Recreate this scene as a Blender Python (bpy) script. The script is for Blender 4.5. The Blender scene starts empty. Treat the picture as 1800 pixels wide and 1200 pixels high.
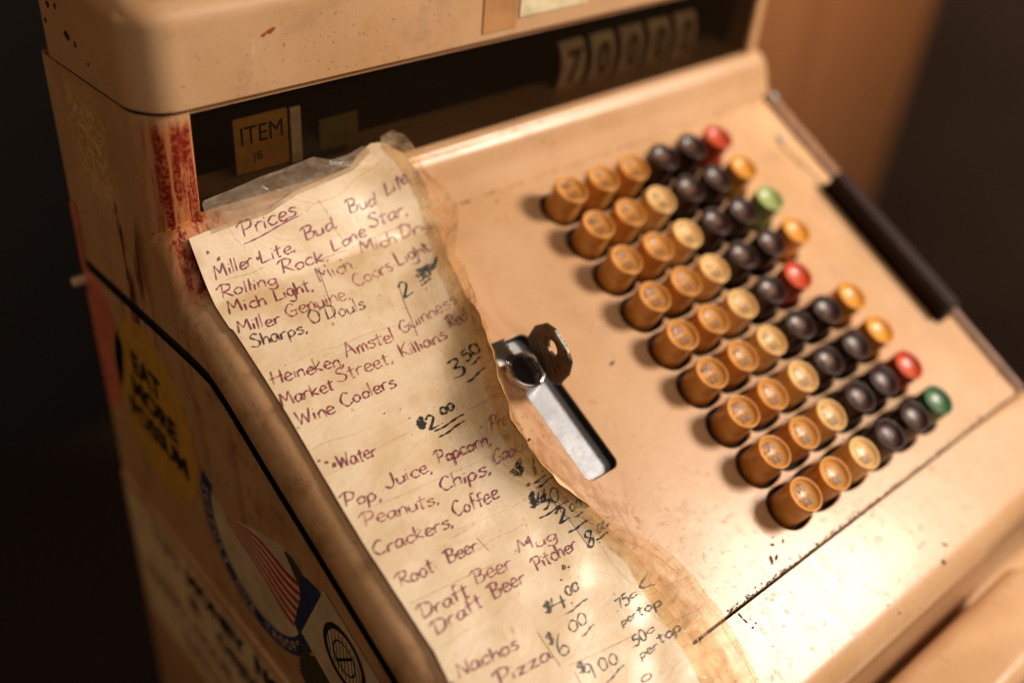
import bpy, bmesh, math, random
from mathutils import Vector, Matrix
random.seed(7)
sc = bpy.context.scene
C = sc.collection
PI = math.pi

# ------------------------------------------------------------------ camera
cam_d = bpy.data.cameras.new("camera"); cam = bpy.data.objects.new("camera", cam_d); C.objects.link(cam)
cam_d.sensor_width = 36.0; cam_d.lens = 36.43; cam_d.clip_start = 0.01; cam_d.clip_end = 50
cam.matrix_world = Matrix(((0.754145, 0.341216, -0.561104, -0.281692),
                           (-0.652107, 0.490057, -0.578446, -0.263347),
                           (0.077598, 0.802132, 0.592083, 0.201818),
                           (0, 0, 0, 1)))
cam_d.dof.use_dof = True; cam_d.dof.focus_distance = 0.360; cam_d.dof.aperture_fstop = 2.9
sc.camera = cam
# ------------------------------------------------------------------ world and lamps
w = bpy.data.worlds.new("World"); sc.world = w; w.use_nodes = True
bg = w.node_tree.nodes["Background"]; bg.inputs[0].default_value = (1.0, 0.62, 0.34, 1); bg.inputs[1].default_value = 0.05
def area(name, loc, target, size, power, col, size_y=None):
    l = bpy.data.lights.new(name, 'AREA'); l.energy = power; l.color = col; l.size = size
    if size_y: l.shape = 'RECTANGLE'; l.size_y = size_y
    o = bpy.data.objects.new(name, l); C.objects.link(o); o.location = loc
    o.rotation_euler = (Vector(target) - Vector(loc)).to_track_quat('-Z', 'Y').to_euler()
    return o
area("room_lamp", (0.74, -0.66, 0.70), (-0.03, -0.12, -0.06), 0.28, 17.6, (1.0, 0.845, 0.70), 0.28)
area("left_fill", (-1.1, 0.5, 0.3), (-0.16, 0.0, -0.1), 0.5, 1.15, (1.0, 0.56, 0.24))  # added fill, no real source; warms and lifts the dark left side
area("front_fill", (-0.05, -0.95, 0.95), (0.0, -0.03, -0.05), 1.0, 4.0, (1.0, 0.81, 0.64))  # added broad fill from above and in front, lightens the shadows
area("background_fill", (1.15, 0.0, 0.7), (1.9, 0.75, -0.7), 0.4, 17.0, (1.0, 0.60, 0.30))  # added fill, brightens only the wooden panel and right-hand wall
sc.view_settings.view_transform = 'Standard'; sc.view_settings.look = 'None'
sc.view_settings.exposure = 0.12; sc.view_settings.gamma = 1.0

# ------------------------------------------------------------------ node helpers
def srgb(r, g, b):
    f = lambda c: (c/255/12.92) if c/255 <= .04045 else ((c/255+.055)/1.055)**2.4
    return (f(r), f(g), f(b), 1)
class NT:
    def __init__(s, name):
        s.m = bpy.data.materials.new(name); s.m.use_nodes = True
        s.t = s.m.node_tree; s.t.nodes.clear()
        s.out = s.t.nodes.new('ShaderNodeOutputMaterial')
        s.tc = s.t.nodes.new('ShaderNodeTexCoord')
        s.co = s.tc.outputs['Object']
        s.sep = None
    def lk(s, a, b): s.t.links.new(a, b)
    def setin(s, sock, v):
        if isinstance(v, bpy.types.NodeSocket): s.lk(v, sock)
        elif isinstance(v, (tuple, list)) and sock.type == 'RGBA' and len(v) == 3: sock.default_value = (*v, 1)
        else: sock.default_value = v
    def mapping(s, scale=(1, 1, 1), rot=(0, 0, 0), loc=(0, 0, 0)):
        n = s.t.nodes.new('ShaderNodeMapping'); s.lk(s.co, n.inputs[0])
        n.inputs['Scale'].default_value = scale; n.inputs['Rotation'].default_value = rot; n.inputs['Location'].default_value = loc
        return n.outputs[0]
    def noise(s, scale, detail=4, rough=.55, vec=None, dist=0):
        n = s.t.nodes.new('ShaderNodeTexNoise'); s.lk(vec or s.co, n.inputs['Vector'])
        n.inputs['Scale'].default_value = scale; n.inputs['Detail'].default_value = detail
        n.inputs['Roughness'].default_value = rough; n.inputs['Distortion'].default_value = dist
        return n.outputs['Fac']
    def ramp(s, fac, a, b):      # smooth 0..1 between a and b
        n = s.t.nodes.new('ShaderNodeMapRange'); n.interpolation_type = 'SMOOTHSTEP'
        s.lk(fac, n.inputs[0]); n.inputs[1].default_value = a; n.inputs[2].default_value = b
        return n.outputs[0]
    def math(s, op, a, b=0.0):
        n = s.t.nodes.new('ShaderNodeMath'); n.operation = op; s.setin(n.inputs[0], a); s.setin(n.inputs[1], b); return n.outputs[0]
    def mix(s, fac, a, b):
        n = s.t.nodes.new('ShaderNodeMix'); n.data_type = 'RGBA'
        s.setin(n.inputs[0], fac); s.setin(n.inputs[6], a); s.setin(n.inputs[7], b); return n.outputs[2]
    def axis(s, i):
        if not s.sep:
            s.sep = s.t.nodes.new('ShaderNodeSeparateXYZ'); s.lk(s.co, s.sep.inputs[0])
        return s.sep.outputs[i]
    def box(s, ranges, soft=.002):
        r = None
        for i, rg in enumerate(ranges):
            if rg is None: continue
            lo = s.ramp(s.axis(i), rg[0]-soft, rg[0]+soft); hi = s.ramp(s.axis(i), rg[1]+soft, rg[1]-soft)
            k = s.math('MULTIPLY', lo, hi); r = k if r is None else s.math('MULTIPLY', r, k)
        return r
    def bump(s, h, strength, dist=.001):
        n = s.t.nodes.new('ShaderNodeBump'); s.lk(h, n.inputs['Height']); n.inputs['Strength'].default_value = strength
        n.inputs['Distance'].default_value = dist; return n.outputs[0]
    def bsdf(s, col, rough=.5, metal=0, coat=0, coat_r=.1, bump=None, spec=.5, sss=0, trans=0, alpha=1.0, emit=None):
        n = s.t.nodes.new('ShaderNodeBsdfPrincipled')
        s.setin(n.inputs['Base Color'], col); s.setin(n.inputs['Roughness'], rough); s.setin(n.inputs['Metallic'], metal)
        s.setin(n.inputs['Coat Weight'], coat); n.inputs['Coat Roughness'].default_value = coat_r
        s.setin(n.inputs['Specular IOR Level'], spec); n.inputs['Transmission Weight'].default_value = trans
        if sss: n.inputs['Subsurface Weight'].default_value = sss; n.inputs['Subsurface Radius'].default_value = (1, .45, .2); n.inputs['Subsurface Scale'].default_value = .002
        s.setin(n.inputs['Alpha'], alpha)
        if bump is not None: s.lk(bump, n.inputs['Normal'])
        return n.outputs[0]
    def done(s, sh): s.lk(sh, s.out.inputs[0]); return s.m

def simple(name, col, rough=.5, metal=0, coat=0, nz=.12, scale=200, bump=.05, **k):
    t = NT(name); n = t.noise(scale, 5)
    c2 = tuple(max(0, c*(1-nz*2.2)) for c in col[:3])
    col2 = t.mix(t.ramp(n, .35, .7), col, (*c2, 1))
    r = t.math('ADD', t.math('MULTIPLY', n, .12), rough-.06)
    return t.done(t.bsdf(col2, r, metal, coat, bump=t.bump(n, bump), **k))

TAN = (0.635, 0.395, 0.220); TAN2 = (0.56, 0.33, 0.165)
def enamel(name, body=False, panel=False):
    t = NT(name)
    big = t.noise(22, 3); mid = t.noise(110, 5, .6)
    col = t.mix(t.ramp(big, .35, .68), TAN, TAN2)
    col = t.mix(t.math('MULTIPLY', t.ramp(mid, .55, .8), .25), col, (.45, .24, .11))
    # grime film and small dirt specks
    sp = t.noise(900, 2, .5); col = t.mix(t.math('MULTIPLY', t.ramp(sp, .70, .745), .75), col, (.12, .05, .02))
    sp2 = t.noise(330, 2, .5); den = t.ramp(t.noise(35, 3), .5, .66)
    col = t.mix(t.math('MULTIPLY', t.math('MULTIPLY', t.ramp(sp2, .66, .71), den), .8), col, (.16, .07, .03))
    # dull grey-brown smudges and yellowish stains
    sm = t.ramp(t.noise(48, 5, .7, None, .5), .56, .70); col = t.mix(t.math('MULTIPLY', sm, .34), col, (.36, .22, .14))
    sy = t.ramp(t.noise(70, 3, .6), .66, .74); col = t.mix(t.math('MULTIPLY', sy, .45), col, (.50, .25, .07))
    # fine scratches
    sv = t.mapping((900, 60, 60), (0, 0, .7)); sc_ = t.noise(1.0, 3, .5, sv)
    col = t.mix(t.math('MULTIPLY', t.ramp(sc_, .70, .76), .35), col, (.8, .58, .36))
    if body:
        # brown drips on the side wall
        dv = t.mapping((60, 75, 9)); d = t.noise(1.0, 5, .6, dv, .6)
        side = t.ramp(t.axis(0), -.1560, -.1625)
        fade = t.ramp(t.axis(2), -.16, -.02)
        col = t.mix(t.math('MULTIPLY', t.math('MULTIPLY', side, t.ramp(d, .52, .68)), .38), col, (.20, .075, .02))
        region = t.box(((-.2, -.155), (.052, .084), (-.075, .012)), .008)
        col = t.mix(t.math('MULTIPLY', region, t.ramp(t.noise(1.0, 4, .6, t.mapping((50, 95, 16), (.35, 0, 0))), .47, .55)), col, (.15, .018, .008))
        # yellow flaking patch
        y1 = t.box(((-.2, -.15), (.070, .102), (.002, .046)), .006)
        y2 = t.box(((-.2, -.15), (.082, .120), (.058, .078)), .006)
        fl = t.ramp(t.noise(420, 4, .7), .49, .55)
        col = t.mix(t.math('MULTIPLY', t.math('MULTIPLY', t.math('MAXIMUM', y1, y2), fl), .8), col, (.85, .60, .22))
        # deep red streaks on the pillar
        rv = t.mapping((330, 330, 26), (0, .12, 0)); rn = t.noise(1.0, 4, .62, rv, .4)
        pr = t.box(((-.1610, -.140), (.02, .050), (-.008, .052)), .004)
        thr = t.ramp(rn, .46, .57)
        blot = t.ramp(t.noise(700, 4, .7), .40, .52)
        col = t.mix(t.math('MULTIPLY', pr, .70), col, (.60, .17, .035))
        col = t.mix(t.math('MULTIPLY', t.math('MULTIPLY', pr, thr), t.math('ADD', t.math('MULTIPLY', blot, .5), .5)), col, (.22, .006, .004))
        # grease along the rounded edge of the deck
        gz = t.box(((-.2, -.150), (-.14, .03), (-.2, .02)), .006)
        col = t.mix(t.math('MULTIPLY', t.math('MULTIPLY', gz, t.ramp(t.noise(75, 5, .65), .48, .68)), .55), col, (.26, .11, .035))
    if panel:
        px = t.box((None, (-.150, .02), None), .004)
        smear = t.noise(1.0, 4, .6, t.mapping((90, 30, 90)), .8)
        left = t.ramp(t.axis(0), -.040, -.075)
        col = t.mix(t.math('MULTIPLY', t.math('MULTIPLY', left, t.ramp(smear, .46, .68)), .45), col, (.44, .16, .055))
    rough = t.math('ADD', t.math('MULTIPLY', mid, .12), .25)
    rough = t.math('ADD', rough, t.math('ADD', t.math('MULTIPLY', t.ramp(sp2, .6, .7), .2), t.math('MULTIPLY', t.math('ADD', sm, sc_), .10)))
    h = t.math('ADD', t.noise(260, 3), t.math('MULTIPLY', t.ramp(sp, .6, .75), .6))
    return t.done(t.bsdf(col, rough, coat=.15, coat_r=.14, spec=.38, bump=t.bump(h, .10, .0006)))

M = {}
M['body'] = enamel('tan_enamel_stained', body=True)
M['panel'] = enamel('tan_enamel_panel', panel=True)
M['cover'] = enamel('tan_enamel')
M['dark'] = simple('dark_interior', (.010, .007, .005), .75)
M['gapblack'] = simple('shade_and_core_black', (.006, .005, .005), .8)  # black of the lock core, and painted-in shade for gap and slot
M['bakelite'] = simple('dark_brown_plastic', (.015, .0045, .004), .50, coat=0, spec=.15, scale=90)
M['chrome'] = simple('chrome', (.80, .80, .82), .16, 1.0, nz=.08, scale=300, bump=.1)
M['steel'] = simple('brushed_steel', (.40, .42, .46), .55, .8, nz=.06, scale=160, bump=.2)
M['rail'] = simple('rail_metal', (.26, .15, .11), .38, .35, nz=.2, scale=260)
def keymat(name, c, sss=.25):
    t = NT(name); n = t.noise(330, 4); g = t.noise(90, 3)
    col = t.mix(t.ramp(n, .4, .75), c, tuple(x*.78 for x in c[:3]))
    col = t.mix(t.math('MULTIPLY', t.ramp(g, .50, .72), .35), col, tuple(x*.45 for x in c[:3]))
    oi = t.t.nodes.new('ShaderNodeObjectInfo'); col = t.mix(t.math('MULTIPLY', oi.outputs['Random'], .20), col, tuple(x*.62 for x in c[:3]))
    return t.done(t.bsdf(col, .40, coat=.18, coat_r=.22, sss=sss, bump=t.bump(n, .05, .0004)))
M['k_tan'] = keymat('key_orange_tan', (.72, .335, .070)); M['k_lite'] = keymat('key_pale_tan', (.88, .57, .22))
M['k_dark'] = keymat('key_dark_brown', (.038, .011, .008), 0); M['k_red'] = keymat('key_red', (.62, .075, .020))
M['k_yel'] = keymat('key_yellow', (.80, .36, .04)); M['k_grn'] = keymat('key_green', (.055, .165, .07)); M['k_pgrn'] = keymat('key_pale_green', (.40, .50, .18))
M['legend'] = simple('legend_ink', (.12, .045, .02), .5); M['legend_l'] = simple('legend_ink_pale', (.20, .09, .05), .5); M['print'] = simple('flag_print', (.05, .03, .015), .5)

def paper_mat(name, c, rough=.42):
    t = NT(name); n = t.noise(60, 5, .6); f = t.noise(420, 4)
    col = t.mix(t.ramp(n, .35, .72), c, (c[0]*.86, c[1]*.79, c[2]*.66, 1))
    st = t.noise(45, 3, .5); s2 = t.noise(260, 4, .65)
    col = t.mix(t.math('MULTIPLY', t.ramp(st, .56, .70), .34), col, (.52, .30, .10))
    col = t.mix(t.math('MULTIPLY', t.ramp(s2, .66, .73), .75), col, (.26, .11, .03))
    sp = t.noise(1100, 2); col = t.mix(t.math('MULTIPLY', t.ramp(sp, .73, .76), .8), col, (.05, .02, .01))
    wr = t.noise(1.0, 4, .6, t.mapping((40, 90, 60), (0, 0, .5)), 1.2)
    h = t.math('ADD', t.math('MULTIPLY', f, .3), t.math('MULTIPLY', wr, 2.0))
    return t.done(t.bsdf(col, rough, coat=.45, coat_r=.22, bump=t.bump(h, .24, .0010), spec=.35))
M['paper'] = paper_mat('aged_paper', (.80, .65, .465, 1))
M['patch'] = paper_mat('pasted_paper', (.80, .64, .44, 1), .35)
M['patchg'] = paper_mat('pasted_grey_paper', (.60, .48, .33, 1), .35)
def tape_mat(name, tint, op, rough=.16, stain=.0):
    t = NT(name); n = t.noise(160, 4, .6); wv = t.noise(1.0, 4, .6, t.mapping((60, 220, 120), (0, 0, .35)), 1.0)
    col = t.mix(t.ramp(n, .35, .75), tint, (tint[0]*.62, tint[1]*.45, tint[2]*.3, 1))
    fac = t.math('ADD', t.math('MULTIPLY', t.ramp(wv, .42, .68), .22), op)
    fac = t.math('ADD', fac, t.math('MULTIPLY', t.ramp(t.noise(520, 4, .7), .60, .68), stain))
    tr = t.t.nodes.new('ShaderNodeBsdfTransparent'); tr.inputs[0].default_value = (1, .95, .86, 1)
    pr = t.bsdf(col, rough, coat=.5, coat_r=.08, bump=t.bump(wv, .5, .0012))
    mx = t.t.nodes.new('ShaderNodeMixShader'); t.lk(fac, mx.inputs[0]); t.lk(tr.outputs[0], mx.inputs[1]); t.lk(pr, mx.inputs[2])
    return t.done(mx.outputs[0])
M['tape'] = tape_mat('old_clear_tape', (.90, .74, .54, 1), .07, .11, stain=.12)
M['clear'] = tape_mat('clear_plastic', (.52, .43, .34, 1), .30)
M['crease'] = tape_mat('tape_edge', (.36, .20, .08, 1), .35)
M['creasel'] = tape_mat('tape_edge_light', (.95, .80, .55, 1), .35)
M['gold'] = tape_mat('golden_tape_edge', (.80, .47, .13, 1), .5)
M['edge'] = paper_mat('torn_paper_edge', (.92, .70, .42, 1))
def ink(name, c, fade=.3):
    t = NT(name); n = t.noise(600, 4, .7)
    tr = t.t.nodes.new('ShaderNodeBsdfTransparent')
    pr = t.bsdf(c, .5); mx = t.t.nodes.new('ShaderNodeMixShader')
    fac = t.math('SUBTRACT', 1.0, t.math('MULTIPLY', t.ramp(n, .40, .70), fade)); t.lk(fac, mx.inputs[0])
    t.lk(tr.outputs[0], mx.inputs[1]); t.lk(pr, mx.inputs[2]); return t.done(mx.outputs[0])
INK = {'p': ink('ink_purple', (.23, .012, .060, 1), .20), 'f': ink('ink_faded', (.32, .050, .085, 1), .36), 'd': ink('ink_plum', (.085, .02, .028, 1), .4),
       'k': ink('ink_black', (.012, .011, .013, 1), .12), 'g': ink('ink_grey', (.045, .038, .040, 1), .4)}

# ------------------------------------------------------------------ mesh helpers
S = 0.43706023; cs, sn = math.cos(S), math.sin(S)
PITCH, PV = .019, .01915926
PN = -.0135                      # panel surface height under the key tops
def pw(u, v, n): return Vector((u, -v*cs - n*sn, -v*sn + n*cs))
root = None
def mk(name, verts, faces, mat, parent=None, smooth=False, kind=None, label=None, loc=None, rot=None, sharp=None):
    me = bpy.data.meshes.new(name); me.from_pydata([tuple(v) for v in verts], [], faces)
    bm = bmesh.new(); bm.from_mesh(me); bmesh.ops.recalc_face_normals(bm, faces=bm.faces); bm.to_mesh(me); bm.free()
    if smooth: me.shade_smooth()
    if sharp: me.set_sharp_from_angle(angle=math.radians(sharp))
    mats = mat if isinstance(mat, list) else [mat]
    for m in mats: me.materials.append(m)
    return link(name, me, parent, kind, label, loc, rot)
def link(name, me, parent=None, kind=None, label=None, loc=None, rot=None):
    o = bpy.data.objects.new(name, me); C.objects.link(o)
    if loc is not None: o.location = loc
    if rot is not None: o.rotation_euler = rot
    if parent is not None:
        o.parent = parent; o.matrix_parent_inverse = parent_inv(parent)
    if kind: o['kind'] = kind
    if label: o['label'] = label
    return o
def parent_inv(p): return p.matrix_basis.inverted()
def thing(name, label, cat, loc, group=None, kind=None):
    e = bpy.data.objects.new(name, None); C.objects.link(e); e.location = loc; e.empty_display_size = .02
    e['label'] = label; e['category'] = cat
    if group: e['group'] = group
    return e
def tagm(o, label=None, cat=None, group=None, kind=None):
    if label: o['label'] = label
    if cat: o['category'] = cat
    if group: o['group'] = group
    if kind: o['kind'] = kind
    return o
def boxv(x0, x1, y0, y1, z0, z1):
    v = [(x, y, z) for x in (x0, x1) for y in (y0, y1) for z in (z0, z1)]
    return v, [(0, 1, 3, 2), (4, 6, 7, 5), (0, 4, 5, 1), (2, 3, 7, 6), (0, 2, 6, 4), (1, 5, 7, 3)]
def bevbox(name, x0, x1, y0, y1, z0, z1, r, mat, parent=None, seg=3, **k):
    bm = bmesh.new(); v, f = boxv(x0, x1, y0, y1, z0, z1)
    vs = [bm.verts.new(p) for p in v]; [bm.faces.new([vs[i] for i in q]) for q in f]
    bmesh.ops.recalc_face_normals(bm, faces=bm.faces)
    bmesh.ops.bevel(bm, geom=list(bm.edges), offset=r, segments=seg, profile=.5, affect='EDGES')
    me = bpy.data.meshes.new(name); bm.to_mesh(me); bm.free(); me.shade_smooth(); me.materials.append(mat)
    me.set_sharp_from_angle(angle=math.radians(40))
    return link(name, me, parent, **k)
def lathe(profile, seg=32, cap_first=True, cap_last=True):
    v = []; f = []
    for r, z in profile:
        for i in range(seg): a = 2*PI*i/seg; v.append((r*math.cos(a), r*math.sin(a), z))
    for j in range(len(profile)-1):
        for i in range(seg): k = (i+1) % seg; f.append((j*seg+i, j*seg+k, (j+1)*seg+k, (j+1)*seg+i))
    if cap_first: f.append(tuple(range(seg)))
    if cap_last: f.append(tuple((len(profile)-1)*seg+i for i in range(seg)))
    return v, f
def prism(poly, z0, z1):
    n = len(poly); v = [(x, y, z0) for x, y in poly] + [(x, y, z1) for x, y in poly]
    f = [tuple(range(n)), tuple(range(n, 2*n))] + [(i, (i+1) % n, n+(i+1) % n, n+i) for i in range(n)]
    return v, f
def curve_plate(name, loops, thick, bevel, mat, parent, res=2, **k):   # flat plate with holes, local xy, top at z=0
    cu = bpy.data.curves.new(name+'_c', 'CURVE'); cu.dimensions = '2D'; cu.fill_mode = 'BOTH'
    cu.extrude = thick/2-bevel; cu.bevel_depth = bevel; cu.bevel_resolution = res; cu.offset = -bevel
    for lp in loops:
        s_ = cu.splines.new('POLY'); s_.points.add(len(lp)-1); s_.use_cyclic_u = True
        for i, (x, y) in enumerate(lp): s_.points[i].co = (x, y, 0, 1)
    o = bpy.data.objects.new(name+'_c', cu); C.objects.link(o)
    dg = bpy.context.evaluated_depsgraph_get(); me = bpy.data.meshes.new_from_object(o.evaluated_get(dg)); me.name = name
    bpy.data.objects.remove(o); bpy.data.curves.remove(cu)
    me.transform(Matrix.Translation((0, 0, -thick/2)))
    me.materials.clear(); me.materials.append(mat)
    return link(name, me, parent, **k)
def text_mesh(txt, size, thick=0.0, bold=0.0):
    cu = bpy.data.curves.new('txt', 'FONT'); cu.body = txt; cu.size = size; cu.align_x = 'CENTER'; cu.align_y = 'CENTER'; cu.extrude = thick; cu.offset = bold
    cu.resolution_u = 3
    o = bpy.data.objects.new('txt', cu); C.objects.link(o)
    dg = bpy.context.evaluated_depsgraph_get(); me = bpy.data.meshes.new_from_object(o.evaluated_get(dg))
    bpy.data.objects.remove(o); bpy.data.curves.remove(cu)
    return me
def rrect(x0, x1, y0, y1, r, n=6):
    p = []
    for cx, cy, a0 in ((x1-r, y1-r, 0), (x0+r, y1-r, PI/2), (x0+r, y0+r, PI), (x1-r, y0+r, 1.5*PI)):
        for i in range(n+1): a = a0+PI/2*i/n; p.append((cx+r*math.cos(a), cy+r*math.sin(a)))
    return p
ROTP = (S, 0, 0)                 # frame of the sloping keyboard: local x = u, y = -v, z = n

# ================================================================== the setting
XL, XR = -.163, .166
def setting(name, o): o['kind'] = 'structure'; return o
t = NT('dark_wall'); n = t.noise(3, 4)
M['wall'] = t.done(t.bsdf(t.mix(n, (.004, .003, .0035), (.007, .0055, .006)), .8))
o = mk('wall', [(-3, 1.9, -1.6), (6, 1.9, -1.6), (6, 1.9, 2.2), (-3, 1.9, 2.2), (-3, 1.96, -1.6), (6, 1.96, -1.6), (6, 1.96, 2.2), (-3, 1.96, 2.2)],
       [(0, 1, 2, 3), (4, 5, 6, 7), (0, 1, 5, 4), (1, 2, 6, 5), (2, 3, 7, 6), (3, 0, 4, 7)], M['wall']); setting('wall', o)
t = NT('grey_wall'); n = t.noise(2.2, 3)
M['wall2'] = t.done(t.bsdf(t.mix(n, (.040, .030, .029), (.12, .09, .086)), .8))
v, f = boxv(2.45, 2.5, -3, 1.9, -1.6, 2.2); mk('wall', v, f, M['wall2'], kind='structure')
M['counter'] = simple('dark_counter', (.010, .007, .006), .6)
bevbox('counter', -1.2, .55, -.75, .45, -.46, -.402, .01, M['counter'], None, kind='structure')
M['floorm'] = simple('dark_floor', (.007, .006, .006), .7, scale=6)
v, f = boxv(-3, 6, -3, 1.9, -1.66, -1.6); mk('floor', v, f, M['floorm'], kind='structure')
t = NT('post_wood'); g = t.noise(1.0, 5, .6, t.mapping((26, 26, 1.2)), .5)
M['wood'] = t.done(t.bsdf(t.mix(t.ramp(g, .3, .75), (.37, .185, .09), (.27, .125, .056)), .5))
post = bevbox('wooden_post', .86, 1.73, .70, .82, -1.6, 1.2, .02, M['wood'])
tagm(post, 'broad plain orange-brown wooden panel standing out of focus behind the cash register', 'wooden panel')

# ================================================================== cash register
reg = thing('cash_register', 'old worn tan mechanical cash register with round keys and a glass display window', 'cash register', (0, -.03, -.40))

# deck profile (y, z) from the window sill down the ledge, the keyboard slope, the apron and its rolled front
def pwyz(v, n): p = pw(0, v, n); return (p.y, p.z)
prof = []
seam_top = pwyz(-.0195, PN)
led = [(.0600, .0172), (.0450, .0170), (.0349, .0160), (.0325, .0145), (.0302, .0118), (.0288, .0085), (.0272, .0040), (.0250, -.0005)]
def catmull(P, k=6):
    out = []
    for i in range(len(P)-1):
        p0 = P[max(0, i-1)]; p1 = P[i]; p2 = P[i+1]; p3 = P[min(len(P)-1, i+2)]
        for j in range(k):
            t_ = j/k
            out.append(tuple(.5*((2*p1[a])+(-p0[a]+p2[a])*t_+(2*p0[a]-5*p1[a]+4*p2[a]-p3[a])*t_*t_+(-p0[a]+3*p1[a]-3*p2[a]+p3[a])*t_**3) for a in range(len(p1))))
    out.append(tuple(P[-1])); return out
led = catmull(led, 5)
prof += [(p, 'led') for p in led]
prof += [(seam_top, 'led'), (pwyz(-.0187, PN), 'slope0')]
for i in range(1, 24): prof.append((pwyz(-.0187+(.1722+.0187)*i/24, PN), 'slope'))
prof += [(pwyz(.1722, PN), 'apr')]
for i in range(1, 9): prof.append((pwyz(.1722+(.203-.1722)*i/8, PN-.0003*(i/8)**2), 'apr'))
c0 = pwyz(.203, PN-.0003); R_ = .013
cy, cz = c0[0]+R_*sn, c0[1]-R_*cs
for i in range(1, 13):
    a = S+(PI/2-S)*i/12
    prof.append(((cy-R_*math.sin(a), cz+R_*math.cos(a)), 'apr'))
ye, ze = prof[-1][0]
prof += [((ye, ze-.006), 'apr'), ((ye+.0015, ze-.0085), 'apr'), ((ye+.012, ze-.0085), 'apr')]
P2 = [Vector(p[0]) for p in prof]; kinds = [p[1] for p in prof]
nrm = []
for i in range(len(P2)):
    d = (P2[min(len(P2)-1, i+1)]-P2[max(0, i-1)]).normalized(); nrm.append(Vector((d.y, -d.x)))
nrm = [(-n_ if n_.y < 0 else n_) for n_ in nrm]
for i in range(len(nrm)-16, len(nrm)):     # the rolled front turns its normals forward and down
    d = (P2[min(len(P2)-1, i+1)]-P2[i-1]).normalized(); nrm[i] = Vector((d.y, -d.x)) if Vector((d.y, -d.x)).x < 0 else Vector((-d.y, d.x))
# inset direction of the rounded side edge: straight down along ledge and slope, turning to the surface normal on the apron
iap = kinds.index('apr')
for i in range(len(P2)):
    if i < iap: nrm[i] = Vector((0, 1))
    elif i < iap+9: k_ = (i-iap)/8; nrm[i] = (Vector((0, 1))*(1-k_)+Vector((-sn, cs))*k_).normalized()
RL, RR = .0125, .0045
PX0, PX1 = -.1462, .1590          # panel recess in x
rings = []
for i in range(9):                # quarter circle: from the side wall (inset RL) up to the flat deck (inset 0)
    a = PI/2*i/8; rings.append((XL+RL*(1-math.cos(a)), RL*(1-math.sin(a))))
rings += [(PX0, 0), (-.07, 0), (.04, 0), (.11, 0), (PX1, 0)]
for i in range(5):
    a = PI/2*i/4; rings.append((XR-RR*(1-math.sin(a)), RR*(1-math.cos(a))))
verts = []; faces = []
nr = len(rings); npf = len(P2)
for i in range(npf):
    for x, ins in rings:
        q = P2[i]-nrm[i]*ins; verts.append((x, q.x, q.y))
iX0 = 9; iX1 = 13
for i in range(npf-1):
    inpanel = kinds[i] in ('slope0', 'slope')
    for j in range(nr-1):
        if inpanel and iX0 <= j < iX1: continue
        faces.append((i*nr+j, i*nr+j+1, (i+1)*nr+j+1, (i+1)*nr+j))
# recess walls of the keyboard opening
i0 = kinds.index('slope0'); i1 = i0+len([k for k in kinds if k in ('slope0', 'slope')])
def addv(p): verts.append(tuple(p)); return len(verts)-1
Nw = Vector((0, -sn, cs))
def dropped(idx, d=.016): p = Vector(verts[idx])-Nw*d; return addv(p)
for (a, b_) in ((i0*nr+iX0, i0*nr+iX1), (i1*nr+iX0, i1*nr+iX1), (i0*nr+iX0, i1*nr+iX0), (i0*nr+iX1, i1*nr+iX1)):
    faces.append((a, b_, dropped(b_), dropped(a)))
# side walls: upper side (deck edge down to the gap line), both sides
gap = [(.119, -.0372), (.060, -.0320), (.020, -.0283), (.008, -.0280), (-.002, -.0312), (-.027, -.0430), (-.104, -.0775), (-.165, -.1062), (-.184, -.1150)]
def gapz(y):
    g = sorted(gap)
    if y <= g[0][0]: return g[0][1]
    for (a, za), (b_, zb) in zip(g, g[1:]):
        if y <= b_: return za+(zb-za)*(y-a)/(b_-a)
    return g[-1][1]
def side(x, col, drop):
    prev = None
    for i in range(npf-4):
        p = verts[i*nr+col]; y, z = p[1], p[2]
        lo = min(gapz(y), z-.0005); ni = addv((x, y, lo))
        if prev: faces.append((prev[0], i*nr+col, ni, prev[1]))
        prev = (i*nr+col, ni)
side(XL, 0, 0); side(XR, nr-1, 0)
# display housing behind the ledge: plan outline with rounded front pillars, window opening between
WX0, WX1, WZ0, WZ1 = -.1468, .1535, .0160, .0545
def pillar(sgn, xo, xi, r):
    pts = [(xo, .119), (xo, .0601), (xo, .0599), (xo, .0349+r)]
    for i in range(1, 9):
        a = PI/2*i/8; pts.append((xo+sgn*r*(1-math.cos(a)), .0349+r*(1-math.sin(a))))
    pts += [(xi-sgn*.0008, .0349), (xi, .0357), (xi, .0480)]
    zt = lambda x, y: .0548-(.0055*(max(0, y-.04)/.08))
    zb = lambda x, y: gapz(y) if y > .06 else (.0044 if abs(x-xo) < .0005 else .0105)
    b0 = len(verts)
    for x, y in pts: verts.append((x, y, zb(x, y))); verts.append((x, y, zt(x, y)))
    for i in range(len(pts)-1): faces.append((b0+2*i, b0+2*i+2, b0+2*i+3, b0+2*i+1))
pillar(1, XL, WX0, RL); pillar(-1, XR, WX1, .009)
b0 = len(verts); verts += [(XL, .119, -.04), (XR, .119, -.04), (XR, .119, .05), (XL, .119, .05)]; faces.append((b0, b0+1, b0+2, b0+3))
# top band above the window under the cover
b0 = len(verts); verts += [(WX0-.001, .0360, .0535), (WX1+.001, .0360, .0535), (WX1+.001, .0360, .0570), (WX0-.001, .0360, .0570)]; faces.append((b0, b0+1, b0+2, b0+3))
deck = mk('upper_case', verts, faces, M['body'], reg, smooth=True, sharp=38)

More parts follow.
